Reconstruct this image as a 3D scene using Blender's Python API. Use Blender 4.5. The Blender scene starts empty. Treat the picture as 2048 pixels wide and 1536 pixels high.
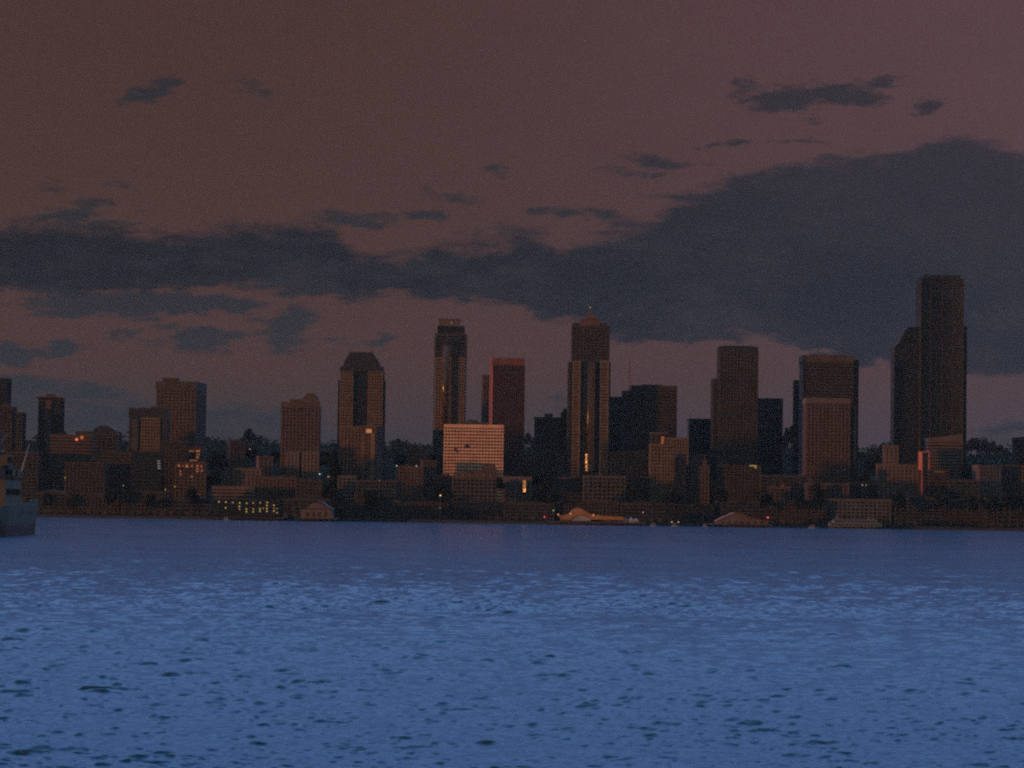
import bpy, bmesh, math, random
import numpy as np
from mathutils import Matrix, Vector

random.seed(7)
SC = bpy.context.scene
COL = SC.collection
rad = math.radians

# ------------------------------------------------------------------ camera
CAM_H = 16.0
F_PX = 5500.0                       # focal length in photograph pixels (2048 wide)
PITCH = math.atan((1047.5 - F_PX * CAM_H / 3000.0 - 768) / F_PX)
ROLL = math.atan(29 / 2048)
cam_d = bpy.data.cameras.new('camera')
cam = bpy.data.objects.new('camera', cam_d)
COL.objects.link(cam)
cam_d.sensor_width = 36.0
cam_d.lens = 36.0 * F_PX / 2048
cam_d.clip_start = 1.0
cam_d.clip_end = 60000.0
CAM_R = Matrix.Rotation(math.pi / 2 + PITCH, 3, 'X') @ Matrix.Rotation(ROLL, 3, 'Z')
cam.matrix_world = Matrix.Translation((0, 0, CAM_H)) @ CAM_R.to_4x4()
SC.camera = cam


def ray(px, py):
    return CAM_R @ Vector(((px - 1024) / F_PX, -(py - 768) / F_PX, -1.0))


def at(px, py, Y):
    d = ray(px, py)
    return Vector((d.x / d.y * Y, Y, CAM_H + d.z / d.y * Y))


# ------------------------------------------------------------------ sun, exposure
SUN_AZ = rad(-122.0)                # measured from +Y (the view), behind and left
SUN_EL = rad(1.6)
SUN_DIR = Vector((math.sin(SUN_AZ) * math.cos(SUN_EL), math.cos(SUN_AZ) * math.cos(SUN_EL), math.sin(SUN_EL)))
sun_d = bpy.data.lights.new('sun', 'SUN')
sun_d.energy = 1.45
sun_d.color = (1.0, 0.36, 0.10)
sun_d.angle = rad(3.0)
sun = bpy.data.objects.new('sun', sun_d)
COL.objects.link(sun)
sun.rotation_euler = SUN_DIR.to_track_quat('Z', 'Y').to_euler()
SC.view_settings.view_transform = 'Standard'
SC.view_settings.look = 'None'
SC.view_settings.exposure = 0.0
SC.view_settings.gamma = 1.0
SC.view_settings.use_curve_mapping = False
SC.render.engine = 'CYCLES'
SC.cycles.use_denoising = False     # the sampling grain stands in for the film grain of the picture
SC.cycles.max_bounces = 6
SC.cycles.sample_clamp_indirect = 4.0
SC.cycles.pixel_filter_type = 'BLACKMAN_HARRIS'
SC.cycles.filter_width = 2.2

# ------------------------------------------------------------------ node helper


class Tree:
    def __init__(self, nt):
        self.nt = nt

    def node(self, kind, **kw):
        n = self.nt.nodes.new(kind)
        for k, v in kw.items():
            setattr(n, k, v)
        return n

    def link(self, a, b):
        self.nt.links.new(a, b)

    def put(self, sock, v):
        if isinstance(v, bpy.types.NodeSocket):
            self.nt.links.new(v, sock)
        else:
            sock.default_value = v

    def math(self, op, a, b=0.0, c=0.0, clamp=False):
        n = self.node('ShaderNodeMath', operation=op, use_clamp=clamp)
        self.put(n.inputs[0], a)
        self.put(n.inputs[1], b)
        self.put(n.inputs[2], c)
        return n.outputs[0]

    def vmath(self, op, a, b=(0, 0, 0)):
        n = self.node('ShaderNodeVectorMath', operation=op)
        self.put(n.inputs[0], a)
        self.put(n.inputs[1], b)
        return n.outputs['Value'] if op == 'DOT_PRODUCT' else n.outputs[0]

    def step(self, x, a, b, lo=0.0, hi=1.0):
        n = self.node('ShaderNodeMapRange', interpolation_type='SMOOTHSTEP')
        self.put(n.inputs['Value'], x)
        self.put(n.inputs['From Min'], a)
        self.put(n.inputs['From Max'], b)
        self.put(n.inputs['To Min'], lo)
        self.put(n.inputs['To Max'], hi)
        return n.outputs['Result']

    def mix(self, f, a, b, blend='MIX'):
        n = self.node('ShaderNodeMix', data_type='RGBA', blend_type=blend)
        self.put(n.inputs['Factor'], f)
        self.put(n.inputs[6], a if isinstance(a, bpy.types.NodeSocket) else (*a, 1))
        self.put(n.inputs[7], b if isinstance(b, bpy.types.NodeSocket) else (*b, 1))
        return n.outputs[2]

    def noise(self, vec, scale, detail=3.0, rough=0.55, dims='3D'):
        n = self.node('ShaderNodeTexNoise', noise_dimensions=dims)
        self.put(n.inputs['Vector'], vec)
        self.put(n.inputs['Scale'], scale)
        self.put(n.inputs['Detail'], detail)
        self.put(n.inputs['Roughness'], rough)
        return n


# ------------------------------------------------------------------ sky (world)
UNIT = 1.0 / F_PX                   # angle that one photograph pixel spans, in radians


def uv(px, py):                     # photograph pixel -> (azimuth, elevation) in UNITs
    d = ray(px, py).normalized()
    return math.atan2(d.x, d.y) / UNIT, math.asin(d.z) / UNIT


world = bpy.data.worlds.new('World')
SC.world = world
world.use_nodes = True
W = Tree(world.node_tree)
bg = world.node_tree.nodes['Background']
sky = W.node('ShaderNodeTexSky', sky_type='NISHITA', sun_disc=False)
sky.sun_elevation = SUN_EL
sky.sun_rotation = SUN_AZ
sky.ozone_density = 2.0
sky.dust_density = 1.5
NISHITA = W.mix(1.0, sky.outputs[0], (0.07, 0.07, 0.07), 'MULTIPLY')

tc = W.node('ShaderNodeTexCoord')
sep = W.node('ShaderNodeSeparateXYZ')
W.link(tc.outputs['Generated'], sep.inputs[0])
U = W.math('DIVIDE', W.math('ARCTAN2', sep.outputs[0], sep.outputs[1]), UNIT)
V = W.math('DIVIDE', W.math('ARCSINE', sep.outputs[2]), UNIT)
comb = W.node('ShaderNodeCombineXYZ')
W.link(U, comb.inputs[0])
W.link(V, comb.inputs[1])
UV = comb.outputs[0]

# the thin high veil that glows dusky pink, fading to the added blue dome higher up
s_u = W.step(U, -700, 1500)
s_v = W.step(V, 150, 1100)
low = W.mix(s_u, (0.073, 0.036, 0.029), (0.081, 0.047, 0.052))
high = W.mix(s_u, (0.069, 0.033, 0.028), (0.104, 0.054, 0.062))
veil = W.mix(s_v, low, high)
veil = W.mix(W.step(V, 60, 330, 1.0, 0.0), veil, W.mix(s_u, (0.040, 0.038, 0.044), (0.063, 0.049, 0.066)))

# cloud fields in the same angular units
vs = W.node('ShaderNodeMapping', vector_type='POINT')
W.link(UV, vs.inputs[0])
vs.inputs['Scale'].default_value = (0.55, 1.25, 1.0)
n_big = W.noise(vs.outputs[0], 0.012, 5.0, 0.6)
n_off = W.vmath('SUBTRACT', n_big.outputs['Color'], (0.5, 0.5, 0.5))
warp = W.vmath('MULTIPLY', n_off, (95.0, 42.0, 0.0))
vs2 = W.node('ShaderNodeMapping', vector_type='POINT')
W.link(UV, vs2.inputs[0])
vs2.inputs['Scale'].default_value = (0.42, 1.3, 1.0)
n_w2 = W.noise(vs2.outputs[0], 0.045, 6.0, 0.68)
warp = W.vmath('ADD', warp, W.vmath('MULTIPLY', W.vmath('SUBTRACT', n_w2.outputs['Color'], (0.5, 0.5, 0.5)), (120.0, 44.0, 0.0)))
UVW = W.vmath('ADD', UV, warp)
sepw = W.node('ShaderNodeSeparateXYZ')
W.link(UVW, sepw.inputs[0])
n_fine = W.noise(vs2.outputs[0], 0.028, 9.0, 0.72)
n_mid = W.noise(vs.outputs[0], 0.0065, 6.0, 0.62)

CLOUDS = [  # centre x, y, half-width, half-height, tilt (deg), weight: in photograph pixels
    (308, 182, 56, 20, 24, .75), (262, 203, 34, 10, 22, .6), (515, 178, 32, 18, -10, .34),
    (1500, 180, 40, 18, 0, .55), (1590, 196, 92, 24, 5, .95), (1700, 190, 84, 20, -5, .95), (1755, 164, 52, 10, 5, .55),
    (1860, 216, 30, 20, 20, .55), (1620, 240, 22, 10, 0, .35), (1455, 288, 50, 5, 2, .4), (1580, 285, 60, 5, 2, .35),
    (1290, 325, 52, 11, 0, .5), (1350, 328, 66, 8, 0, .5), (1250, 348, 74, 6, 0, .45), (990, 340, 24, 17, -20, .3),
    (900, 392, 58, 15, -5, .38), (110, 378, 24, 12, 0, .25), (245, 362, 22, 10, 0, .16), (182, 412, 48, 13, 15, .6),
    (120, 430, 110, 10, 3, .55), (190, 452, 90, 8, 2, .5), (710, 440, 84, 15, -5, .62), (840, 435, 62, 8, 5, .55),
    (1120, 425, 62, 11, -5, .5), (1230, 436, 92, 15, -8, .55), (1345, 395, 66, 9, 0, .55), (1000, 470, 90, 16, 4, .4),
    (270, 608, 235, 22, 1, 1.0), (130, 624, 96, 12, 6, .9), (420, 612, 96, 13, 0, .8), (590, 640, 58, 25, 10, .8),
    (572, 680, 50, 22, 15, .6), (525, 640, 44, 9, 0, .5), (250, 666, 48, 12, 5, .7), (322, 652, 34, 8, 0, .5),
    (400, 682, 52, 28, 0, .8), (465, 678, 64, 9, 5, .5), (760, 679, 32, 9, 15, .65), (695, 686, 44, 5, 0, .3),
    (30, 709, 62, 19, 0, 1.0), (128, 701, 44, 18, 5, .9), (95, 774, 170, 20, -4, .75), (310, 690, 30, 14, 20, .3),
    (470, 850, 190, 34, -3, .55), (150, 830, 200, 40, 0, .6), (1122, 806, 26, 17, 0, .35), (1995, 868, 66, 22, 12, .45),
]
F = None
for cx, cy, rx, ry, rot, wt in CLOUDS:
    u, v = uv(cx, cy)
    m = W.node('ShaderNodeMapping', vector_type='TEXTURE')
    W.link(UVW, m.inputs[0])
    m.inputs['Location'].default_value = (u, v, 0)
    m.inputs['Rotation'].default_value = (0, 0, rad(rot))
    m.inputs['Scale'].default_value = (rx * 1.15, ry * 1.25, 1)
    d2 = W.vmath('DOT_PRODUCT', m.outputs[0], m.outputs[0])
    f = W.math('MULTIPLY_ADD', d2, -wt, wt)
    F = f if F is None else W.math('MAXIMUM', F, f)
small = W.step(W.math('ADD', F, W.math('MULTIPLY_ADD', n_fine.outputs['Fac'], 2.7, -1.35)), -0.10, 0.66)

TOP = [(-200, 470), (0, 455), (100, 448), (230, 460), (330, 467), (450, 452), (560, 448), (660, 460), (700, 490), (760, 512),
       (830, 505), (880, 485), (950, 494), (1010, 492), (1045, 470), (1080, 478), (1120, 492), (1200, 470), (1300, 440),
       (1340, 410), (1400, 377), (1480, 346), (1560, 332), (1640, 316), (1720, 310), (1800, 295), (1880, 275), (1960, 280),
       (2048, 300), (2250, 330)]
BOT = [(-200, 582), (0, 585), (150, 587), (280, 583), (400, 578), (480, 574), (560, 588), (640, 590), (700, 600), (800, 586),
       (860, 600), (950, 605), (1040, 615), (1090, 637), (1150, 645), (1200, 672), (1250, 686), (1330, 682), (1400, 684),
       (1480, 677), (1560, 680), (1590, 686), (1610, 708), (1680, 722), (1720, 738), (1760, 725), (1790, 742), (1850, 747),
       (1940, 753), (2048, 743), (2250, 735)]


def curve_of(pts, x_sock):          # piecewise curve of elevation over azimuth
    fc = W.node('ShaderNodeFloatCurve')
    uvs = [uv(*p) for p in pts]
    u0, u1 = uvs[0][0], uvs[-1][0]
    c = fc.mapping.curves[0]
    while len(c.points) < len(uvs):
        c.points.new(0.5, 0.5)
    for p, (a, b) in zip(c.points, uvs):
        p.location = ((a - u0) / (u1 - u0), b / 1200.0)
        p.handle_type = 'AUTO'
    fc.mapping.update()
    W.link(W.math('DIVIDE', W.math('SUBTRACT', x_sock, u0), u1 - u0), fc.inputs['Value'])
    return W.math('MULTIPLY', fc.outputs[0], 1200.0)


uw, vw = sepw.outputs[0], sepw.outputs[1]
jag = W.math('MULTIPLY_ADD', n_fine.outputs['Fac'], 120.0, -60.0)
half_v = W.math('ADD', V, W.math('MULTIPLY_ADD', n_big.outputs['Fac'], 26.0, -13.0))
vj = W.math('ADD', half_v, jag)
t_e = W.step(W.math('SUBTRACT', curve_of(TOP, U), vj), -16.0, 26.0)
b_e = W.step(W.math('SUBTRACT', vj, curve_of(BOT, U)), -9.0, 15.0)
bank = W.math('MULTIPLY', t_e, b_e)

bank_col = W.mix(s_u, (0.0130, 0.0145, 0.0180), (0.0195, 0.0230, 0.0340))
rise = W.math('MULTIPLY', W.step(V, 420, 720), s_u)
bank_col = W.mix(W.math('MULTIPLY', rise, 0.55), bank_col, (0.044, 0.033, 0.039))
bank_col = W.mix(W.math('MULTIPLY', W.step(W.math('ADD', n_mid.outputs['Fac'], W.math('MULTIPLY_ADD', n_fine.outputs['Fac'], 0.5, -0.25)), 0.40, 0.72), 0.65), bank_col, (0.034, 0.030, 0.035))
puff_col = W.mix(s_u, (0.024, 0.024, 0.028), (0.032, 0.027, 0.034))
puff_col = W.mix(W.step(V, 100, 420, 1.0, 0.0), puff_col, (0.030, 0.034, 0.042))
veil = W.mix(W.step(n_mid.outputs['Fac'], 0.35, 0.8, 0.0, 0.22), veil, W.mix(0.5, veil, puff_col))
lowsky = W.mix(W.math('MULTIPLY', small, 0.92), veil, puff_col)
lowsky = W.mix(W.math('MULTIPLY', bank, 0.97), lowsky, bank_col)

# above the veil an unseen dome is added, east bright to turn the water blue, west toned for the facades; the sunset side keeps its own glow
dome = W.mix(W.step(sep.outputs[1], -0.45, 0.75), (0.125, 0.185, 0.165), (0.70, 1.07, 2.1))
dome = W.mix(W.step(V, 1600, 4200, 0.05, 1.9), (0.0, 0.0, 0.0), dome)
up = W.step(V, 1030, 1500)
west = W.step(sep.outputs[1], 0.25, -0.35)
glow_w = W.mix(1.0, NISHITA, W.mix(west, (0.0, 0.0, 0.0), (1.0, 1.0, 1.0)), 'MULTIPLY')
added_dome_and_glow = W.mix(1.0, dome, glow_w, 'ADD')
bg.inputs['Strength'].default_value = 1.0
W.link(lowsky, bg.inputs['Color'])
bg2 = W.node('ShaderNodeBackground')
W.link(added_dome_and_glow, bg2.inputs['Color'])
ms = W.node('ShaderNodeMixShader')
W.link(W.math('MAXIMUM', up, west), ms.inputs[0])
W.link(bg.outputs[0], ms.inputs[1])
W.link(bg2.outputs[0], ms.inputs[2])
W.link(ms.outputs[0], world.node_tree.nodes['World Output'].inputs['Surface'])

# ------------------------------------------------------------------ materials
MAT = {}


def mat(name, base, rough=0.8, var=0.25, scale=0.08, metallic=0.0, spec=0.5, bump=0.0):
    if name in MAT:
        return MAT[name]
    m = bpy.data.materials.new(name)
    m.use_nodes = True
    T = Tree(m.node_tree)
    p = m.node_tree.nodes['Principled BSDF']
    g = T.node('ShaderNodeNewGeometry')
    n1 = T.noise(g.outputs['Position'], scale, 4.0, 0.6)
    n2 = T.noise(g.outputs['Position'], scale * 9, 3.0, 0.6)
    f = T.math('ADD', T.math('MULTIPLY', n1.outputs['Fac'], 0.6), T.math('MULTIPLY', n2.outputs['Fac'], 0.4))
    d = tuple(c * (1 - var) for c in base)
    l = tuple(c * (1 + var) for c in base)
    T.link(T.mix(T.step(f, 0.3, 0.7), d, l), p.inputs['Base Color'])
    p.inputs['Roughness'].default_value = rough
    p.inputs['Metallic'].default_value = metallic
    p.inputs['Specular IOR Level'].default_value = spec
    if bump:
        b = T.node('ShaderNodeBump')
        b.inputs['Strength'].default_value = bump
        T.link(n2.outputs['Fac'], b.inputs['Height'])
        T.link(b.outputs[0], p.inputs['Normal'])
    MAT[name] = m
    return m


def glass(name, base, blind, rough=0.12, cw=1.7, ch=3.9, share=0.72):
    """facade glazing: every window cell has its own blind, tint and slight tilt of gloss"""
    if name in MAT:
        return MAT[name]
    m = bpy.data.materials.new(name)
    m.use_nodes = True
    T = Tree(m.node_tree)
    p = m.node_tree.nodes['Principled BSDF']
    g = T.node('ShaderNodeNewGeometry')
    v = T.vmath('DIVIDE', g.outputs['Position'], (cw, cw * 1.7, ch))
    v = T.vmath('FLOOR', v)
    wn = T.node('ShaderNodeTexWhiteNoise', noise_dimensions='3D')
    T.link(v, wn.inputs['Vector'])
    f = T.step(wn.outputs['Value'], share, 1.0)
    T.link(T.mix(f, base, blind), p.inputs['Base Color'])
    T.put(p.inputs['Roughness'], T.math('MULTIPLY_ADD', wn.outputs['Value'], 0.16, rough))
    p.inputs['Specular IOR Level'].default_value = 0.5
    MAT[name] = m
    return m


def glow(name, color, strength):
    if name in MAT:
        return MAT[name]
    m = bpy.data.materials.new(name)
    m.use_nodes = True
    p = m.node_tree.nodes['Principled BSDF']
    p.inputs['Base Color'].default_value = (*[c * 0.3 for c in color], 1)
    p.inputs['Emission Color'].default_value = (*color, 1)
    p.inputs['Emission Strength'].default_value = strength
    MAT[name] = m
    return m


G_DARK = glass('dark_glazing', (0.012, 0.014, 0.015), (0.05, 0.045, 0.04))
G_TEAL = glass('teal_glazing', (0.010, 0.017, 0.019), (0.035, 0.04, 0.042))
G_BRONZE = glass('bronze_glazing', (0.020, 0.013, 0.009), (0.07, 0.045, 0.03))
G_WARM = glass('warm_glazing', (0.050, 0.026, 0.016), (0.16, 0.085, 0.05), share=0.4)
G_BAY = glass('bay_glazing', (0.02, 0.015, 0.012), (0.05, 0.04, 0.03), rough=0.22)
G_FLASH = glass('clear_corner_pane', (0.02, 0.015, 0.012), (0.03, 0.02, 0.015), rough=0.20)
M_CONC = mat('grey_concrete', (0.12, 0.11, 0.105))
M_DCONC = mat('dark_concrete', (0.060, 0.058, 0.056))
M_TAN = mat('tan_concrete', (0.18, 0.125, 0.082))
M_PALE = mat('pale_concrete', (0.105, 0.088, 0.078))
M_WHITE = mat('white_precast', (0.86, 0.52, 0.38), var=0.2)
M_BROWN = mat('brown_stone', (0.095, 0.066, 0.050))
M_DBROWN = mat('dark_brown_stone', (0.055, 0.042, 0.034))
M_RED = mat('red_brick', (0.105, 0.066, 0.052))
M_PINK = mat('pinkish_stucco', (0.145, 0.105, 0.095))
M_BLACK = mat('black_metal', (0.028, 0.028, 0.030), rough=0.5)
M_BRONZE = mat('bronze_metal', (0.060, 0.042, 0.030), rough=0.55)
M_ROOF = mat('roof_gravel', (0.035, 0.033, 0.03))
M_COPPER = mat('dark_metal_roof', (0.11, 0.065, 0.05), rough=0.85, spec=0.2)
M_REDROOF = mat('red_roof_metal', (0.26, 0.10, 0.075), rough=0.85, spec=0.2)
M_ORANGE = mat('orange_canopy_fabric', (0.40, 0.19, 0.08), rough=0.8)
M_CANVAS = mat('white_canvas', (0.36, 0.36, 0.40), rough=0.8)
M_TIMBER = mat('wet_pier_timber', (0.05, 0.045, 0.04), scale=0.3)
M_STEEL = mat('grey_steel', (0.22, 0.23, 0.24), rough=0.5)
M_SHIP = mat('grey_ship_paint', (0.12, 0.112, 0.085), rough=0.8, spec=0.2, var=0.3, scale=0.15)
M_SHIPD = mat('dark_ship_fittings', (0.040, 0.038, 0.030), rough=0.6)
M_BOOT = mat('dark_red_bottom_paint', (0.055, 0.030, 0.022), rough=0.6, scale=0.3)
M_BOAT = mat('white_boat_paint', (0.30, 0.31, 0.33), rough=0.5)
M_LEAF = mat('dark_leaves', (0.024, 0.033, 0.021), rough=0.8, var=0.45, scale=0.25, spec=0.1)
M_LEAF2 = mat('conifer_needles', (0.018, 0.027, 0.020), rough=0.8, var=0.45, scale=0.25, spec=0.1)
M_BARK = mat('tree_bark', (0.06, 0.045, 0.035))
L_YELLOW = glow('yellow_window_light', (1.0, 0.70, 0.16), 0.42)
L_YELLOW2 = glow('dim_yellow_window_light', (1.0, 0.75, 0.25), 0.26)
L_WARM = glow('warm_lamp_light', (1.0, 0.62, 0.25), 1.4)
L_WHITE = glow('white_lamp_light', (1.0, 0.88, 0.75), 1.2)
L_PALE = glow('pale_window_light', (0.70, 0.85, 0.75), 0.18)
L_AMBER = glow('amber_sunset_glow', (1.0, 0.36, 0.14), 0.17)  # sunset reflections in window panes, put in as low amber emission
L_ORANGE = glow('orange_sunset_glow', (1.0, 0.22, 0.05), 0.9)  # emission standing in for a window that reflects the sunset
L_RED = glow('red_lamp_light', (1.0, 0.06, 0.10), 1.3)
L_GREEN = glow('green_lamp_light', (0.45, 1.0, 0.35), 0.5)

# ------------------------------------------------------------------ mesh helpers
CUBES = {}


def cube_mesh(material):
    me = CUBES.get(material.name)
    if me is None:
        me = bpy.data.meshes.new('box_' + material.name)
        v = [(x, y, z) for z in (0, 1) for y in (0, 1) for x in (0, 1)]
        f = [(0, 2, 3, 1), (4, 5, 7, 6), (0, 1, 5, 4), (2, 6, 7, 3), (0, 4, 6, 2), (1, 3, 7, 5)]
        me.from_pydata(v, [], f)
        me.materials.append(material)
        me.update()
        CUBES[material.name] = me
    return me


def box(name, parent, x0, x1, y0, y1, z0, z1, material):
    o = bpy.data.objects.new(name, cube_mesh(material))
    COL.objects.link(o)
    o.parent = parent
    o.location = (x0, y0, z0)
    o.scale = (x1 - x0, y1 - y0, z1 - z0)
    return o


def mesh_obj(name, parent, verts, faces, material, smooth=False):
    me = bpy.data.meshes.new(name)
    me.from_pydata([tuple(v) for v in verts], [], faces)
    me.materials.append(material)
    if smooth:
        me.polygons.foreach_set('use_smooth', [True] * len(me.polygons))
    me.update()
    bm = bmesh.new()
    bm.from_mesh(me)
    bmesh.ops.recalc_face_normals(bm, faces=bm.faces)
    bm.to_mesh(me)
    bm.free()
    o = bpy.data.objects.new(name, me)
    COL.objects.link(o)
    o.parent = parent
    return o


def prism_z(name, parent, poly, z0, z1, material, poly_top=None):
    n = len(poly)
    pt = poly_top or poly
    v = [(x, y, z0) for x, y in poly] + [(x, y, z1) for x, y in pt]
    f = [tuple(range(n))[::-1], tuple(range(n, 2 * n))] + [(i, (i + 1) % n, n + (i + 1) % n, n + i) for i in range(n)]
    return mesh_obj(name, parent, v, f, material)


def prism_y(name, parent, poly, y0, y1, material):
    n = len(poly)
    v = [(x, y0, z) for x, z in poly] + [(x, y1, z) for x, z in poly]
    f = [tuple(range(n)), tuple(range(n, 2 * n))[::-1]] + [(i, n + i, n + (i + 1) % n, (i + 1) % n) for i in range(n)]
    return mesh_obj(name, parent, v, f, material)


def tube(name, parent, a, b, r0, r1, material, n=8):
    a, b = Vector(a), Vector(b)
    q = (b - a).to_track_quat('Z', 'Y')
    v = []
    for p, r in ((a, r0), (b, r1)):
        for i in range(n):
            t = 2 * math.pi * i / n
            v.append(p + q @ Vector((r * math.cos(t), r * math.sin(t), 0)))
    f = [tuple(range(n))[::-1], tuple(range(n, 2 * n))] + [(i, (i + 1) % n, n + (i + 1) % n, n + i) for i in range(n)]
    return mesh_obj(name, parent, v, f, material)


def empty(name, loc, rz=0.0):
    o = bpy.data.objects.new(name, None)
    COL.objects.link(o)
    o.location = loc
    o.rotation_euler = (0, 0, rz)
    o.empty_display_size = 1.0
    return o


def tag(o, label, cat, group=None):
    o['label'] = label
    o['category'] = cat
    if group:
        o['group'] = group
    return o


def structure(o):
    o['kind'] = 'structure'
    return o


# ------------------------------------------------------------------ terrain height
SHORE = 3000.0


def ground(Y):
    pts = [(2990, 3.2), (3060, 4.5), (3200, 14), (3500, 38), (3900, 66), (4280, 113), (4700, 118), (6500, 95)]
    if Y <= pts[0][0]:
        return pts[0][1]
    for (a, za), (b, zb) in zip(pts, pts[1:]):
        if Y <= b:
            t = (Y - a) / (b - a)
            return za + (zb - za) * t
    return pts[-1][1]


# ------------------------------------------------------------------ water
def build_water():
    rows = [60.0]
    while rows[-1] < 2300:
        y = rows[-1]
        rows.append(y + max(0.12, y * y / CAM_H / F_PX * (2.0 if y < 165 else (0.55 if y < 420 else 0.32))))
    rows = [-600.0, -100.0, 20.0] + rows + [2500, 2800, 3010.0]
    fr = np.linspace(-0.205, 0.205, 520)
    out = np.array([0.24, 0.3, 0.4, 0.6, 1.0, 1.8, 3.5])
    ts = np.concatenate([-out[::-1], fr, out])
    Y = np.array(rows)
    We = np.where(Y < 60, 60.0, Y)
    GX = np.outer(We, ts)
    GX = np.clip(GX, -4200, 4200)
    GX[0] = ts / 3.5 * 4200
    GX[-1] = ts / 3.5 * 4200
    GY = np.repeat(Y[:, None], len(ts), 1)
    dy = np.gradient(Y)[:, None]
    dx = (We * (fr[1] - fr[0]))[:, None]
    rng = np.random.default_rng(11)
    Z = np.zeros_like(GX)
    X2 = GX.copy()
    Y2 = GY.copy()
    nw = 150
    SKEW = 1.15
    lam = np.exp(rng.uniform(math.log(0.45), math.log(6.9), nw))
    wind = rad(-62.0)               # direction the waves run towards, mostly at the camera
    far = np.exp(rng.uniform(math.log(7.0), math.log(18.0), 34))
    for L in np.concatenate([lam, far]):
        spread = 0.45 if L > 3 else 0.7
        th = wind - rad(34) + rng.normal(0, spread)
        kx, ky = math.cos(th) * 2 * math.pi / L, math.sin(th) * 2 * math.pi / L
        slope = 0.018 if L > 5 else (0.029 if L > 2.4 else 0.034)
        a = slope * L / (2 * math.pi)
        w = np.clip((L / (1.5 * np.maximum(dy, dx * 0.8)) - 0.7), 0, 1)
        if L >= 7.0:
            w = w * np.clip((GY - 420) / 500, 0, 1) * 0.4
        w = w * (np.abs(GX) < We[:, None] * 0.32)
        ph = rng.uniform(0, 2 * math.pi)
        arg = kx * GX + ky * GY + ph
        s = np.sin(arg)
        Z += w * a * s
        c = np.cos(arg) * w * a * 0.85
        X2 += c * math.cos(th)
        Y2 += c * math.sin(th)
    gust = np.zeros_like(GX)        # calmer and rougher patches
    for k in range(9):
        L = rng.uniform(18, 140)
        th = rng.uniform(0, math.pi)
        gust += np.sin((math.cos(th) * GX * 0.6 + math.sin(th) * GY) * 2 * math.pi / L + rng.uniform(0, 6))
    amp = (1.0 + 0.055 * gust) * (0.92 + 0.14 * np.clip((GY - 180) / 260, 0, 1))
    Z *= np.clip(amp, 0.35, 1.8)
    Y2 -= (SKEW + 0.85 * np.clip((GY - 250) / 600, 0, 1)) * Z                  # wind-blown crests lean towards the viewer's shore
    R, Cn = GX.shape
    verts = np.stack([X2, Y2, Z], -1).reshape(-1, 3).astype(np.float32)
    i = np.arange((R - 1) * (Cn - 1))
    r, c = i // (Cn - 1), i % (Cn - 1)
    a = r * Cn + c
    quads = np.stack([a, a + 1, a + Cn + 1, a + Cn], -1).astype(np.int32)
    me = bpy.data.meshes.new('water')
    me.vertices.add(len(verts))
    me.vertices.foreach_set('co', verts.ravel())
    me.loops.add(quads.size)
    me.loops.foreach_set('vertex_index', quads.ravel())
    me.polygons.add(len(quads))
    me.polygons.foreach_set('loop_start', np.arange(len(quads), dtype=np.int32) * 4)
    me.polygons.foreach_set('use_smooth', np.ones(len(quads), dtype=bool))
    me.update()
    me.validate()
    m = bpy.data.materials.new('sea_water')
    m.use_nodes = True
    T = Tree(m.node_tree)
    p = m.node_tree.nodes['Principled BSDF']
    p.inputs['Base Color'].default_value = (0.020, 0.085, 0.16, 1)
    p.inputs['Specular Tint'].default_value = (0.55, 0.88, 1.0, 1)
    p.inputs['IOR'].default_value = 1.30
    g = T.node('ShaderNodeNewGeometry')
    mp = T.node('ShaderNodeMapping')
    mp.inputs['Rotation'].default_value = (0, 0, rad(12))
    mp.inputs['Scale'].default_value = (0.55, 1.0, 1.0)
    T.link(g.outputs['Position'], mp.inputs[0])
    spy = T.node('ShaderNodeSeparateXYZ')
    T.link(g.outputs['Position'], spy.inputs[0])
    rg = T.step(spy.outputs[1], 150, 560, 0.38, 0.20)
    mp2 = T.node('ShaderNodeMapping')
    mp2.inputs['Scale'].default_value = (0.35, 1.0, 1.0)
    T.link(g.outputs['Position'], mp2.inputs[0])
    cat = T.noise(mp2.outputs[0], 0.035, 6.0, 0.7)
    rg = T.math('ADD', rg, T.math('MULTIPLY', T.math('SUBTRACT', cat.outputs['Fac'], 0.5), T.step(spy.outputs[1], 300, 1200, 0.05, 0.30)))
    T.put(p.inputs['Roughness'], T.math('ADD', rg, T.step(spy.outputs[1], 700, 2000, 0.0, -0.04)))
    n1 = T.noise(mp.outputs[0], 1.6, 4.0, 0.62)
    n2 = T.noise(mp.outputs[0], 0.22, 4.0, 0.60)
    b1 = T.node('ShaderNodeBump')
    b1.inputs['Strength'].default_value = 1.0
    b1.inputs['Distance'].default_value = 0.10
    T.link(n1.outputs['Fac'], b1.inputs['Height'])
    b2 = T.node('ShaderNodeBump')
    b2.inputs['Strength'].default_value = 1.0
    b2.inputs['Distance'].default_value = 0.45
    T.link(n2.outputs['Fac'], b2.inputs['Height'])
    T.link(b1.outputs[0], b2.inputs['Normal'])
    T.link(b2.outputs[0], p.inputs['Normal'])
    me.materials.append(m)
    o = bpy.data.objects.new('water', me)
    COL.objects.link(o)
    structure(o)


build_water()


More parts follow.
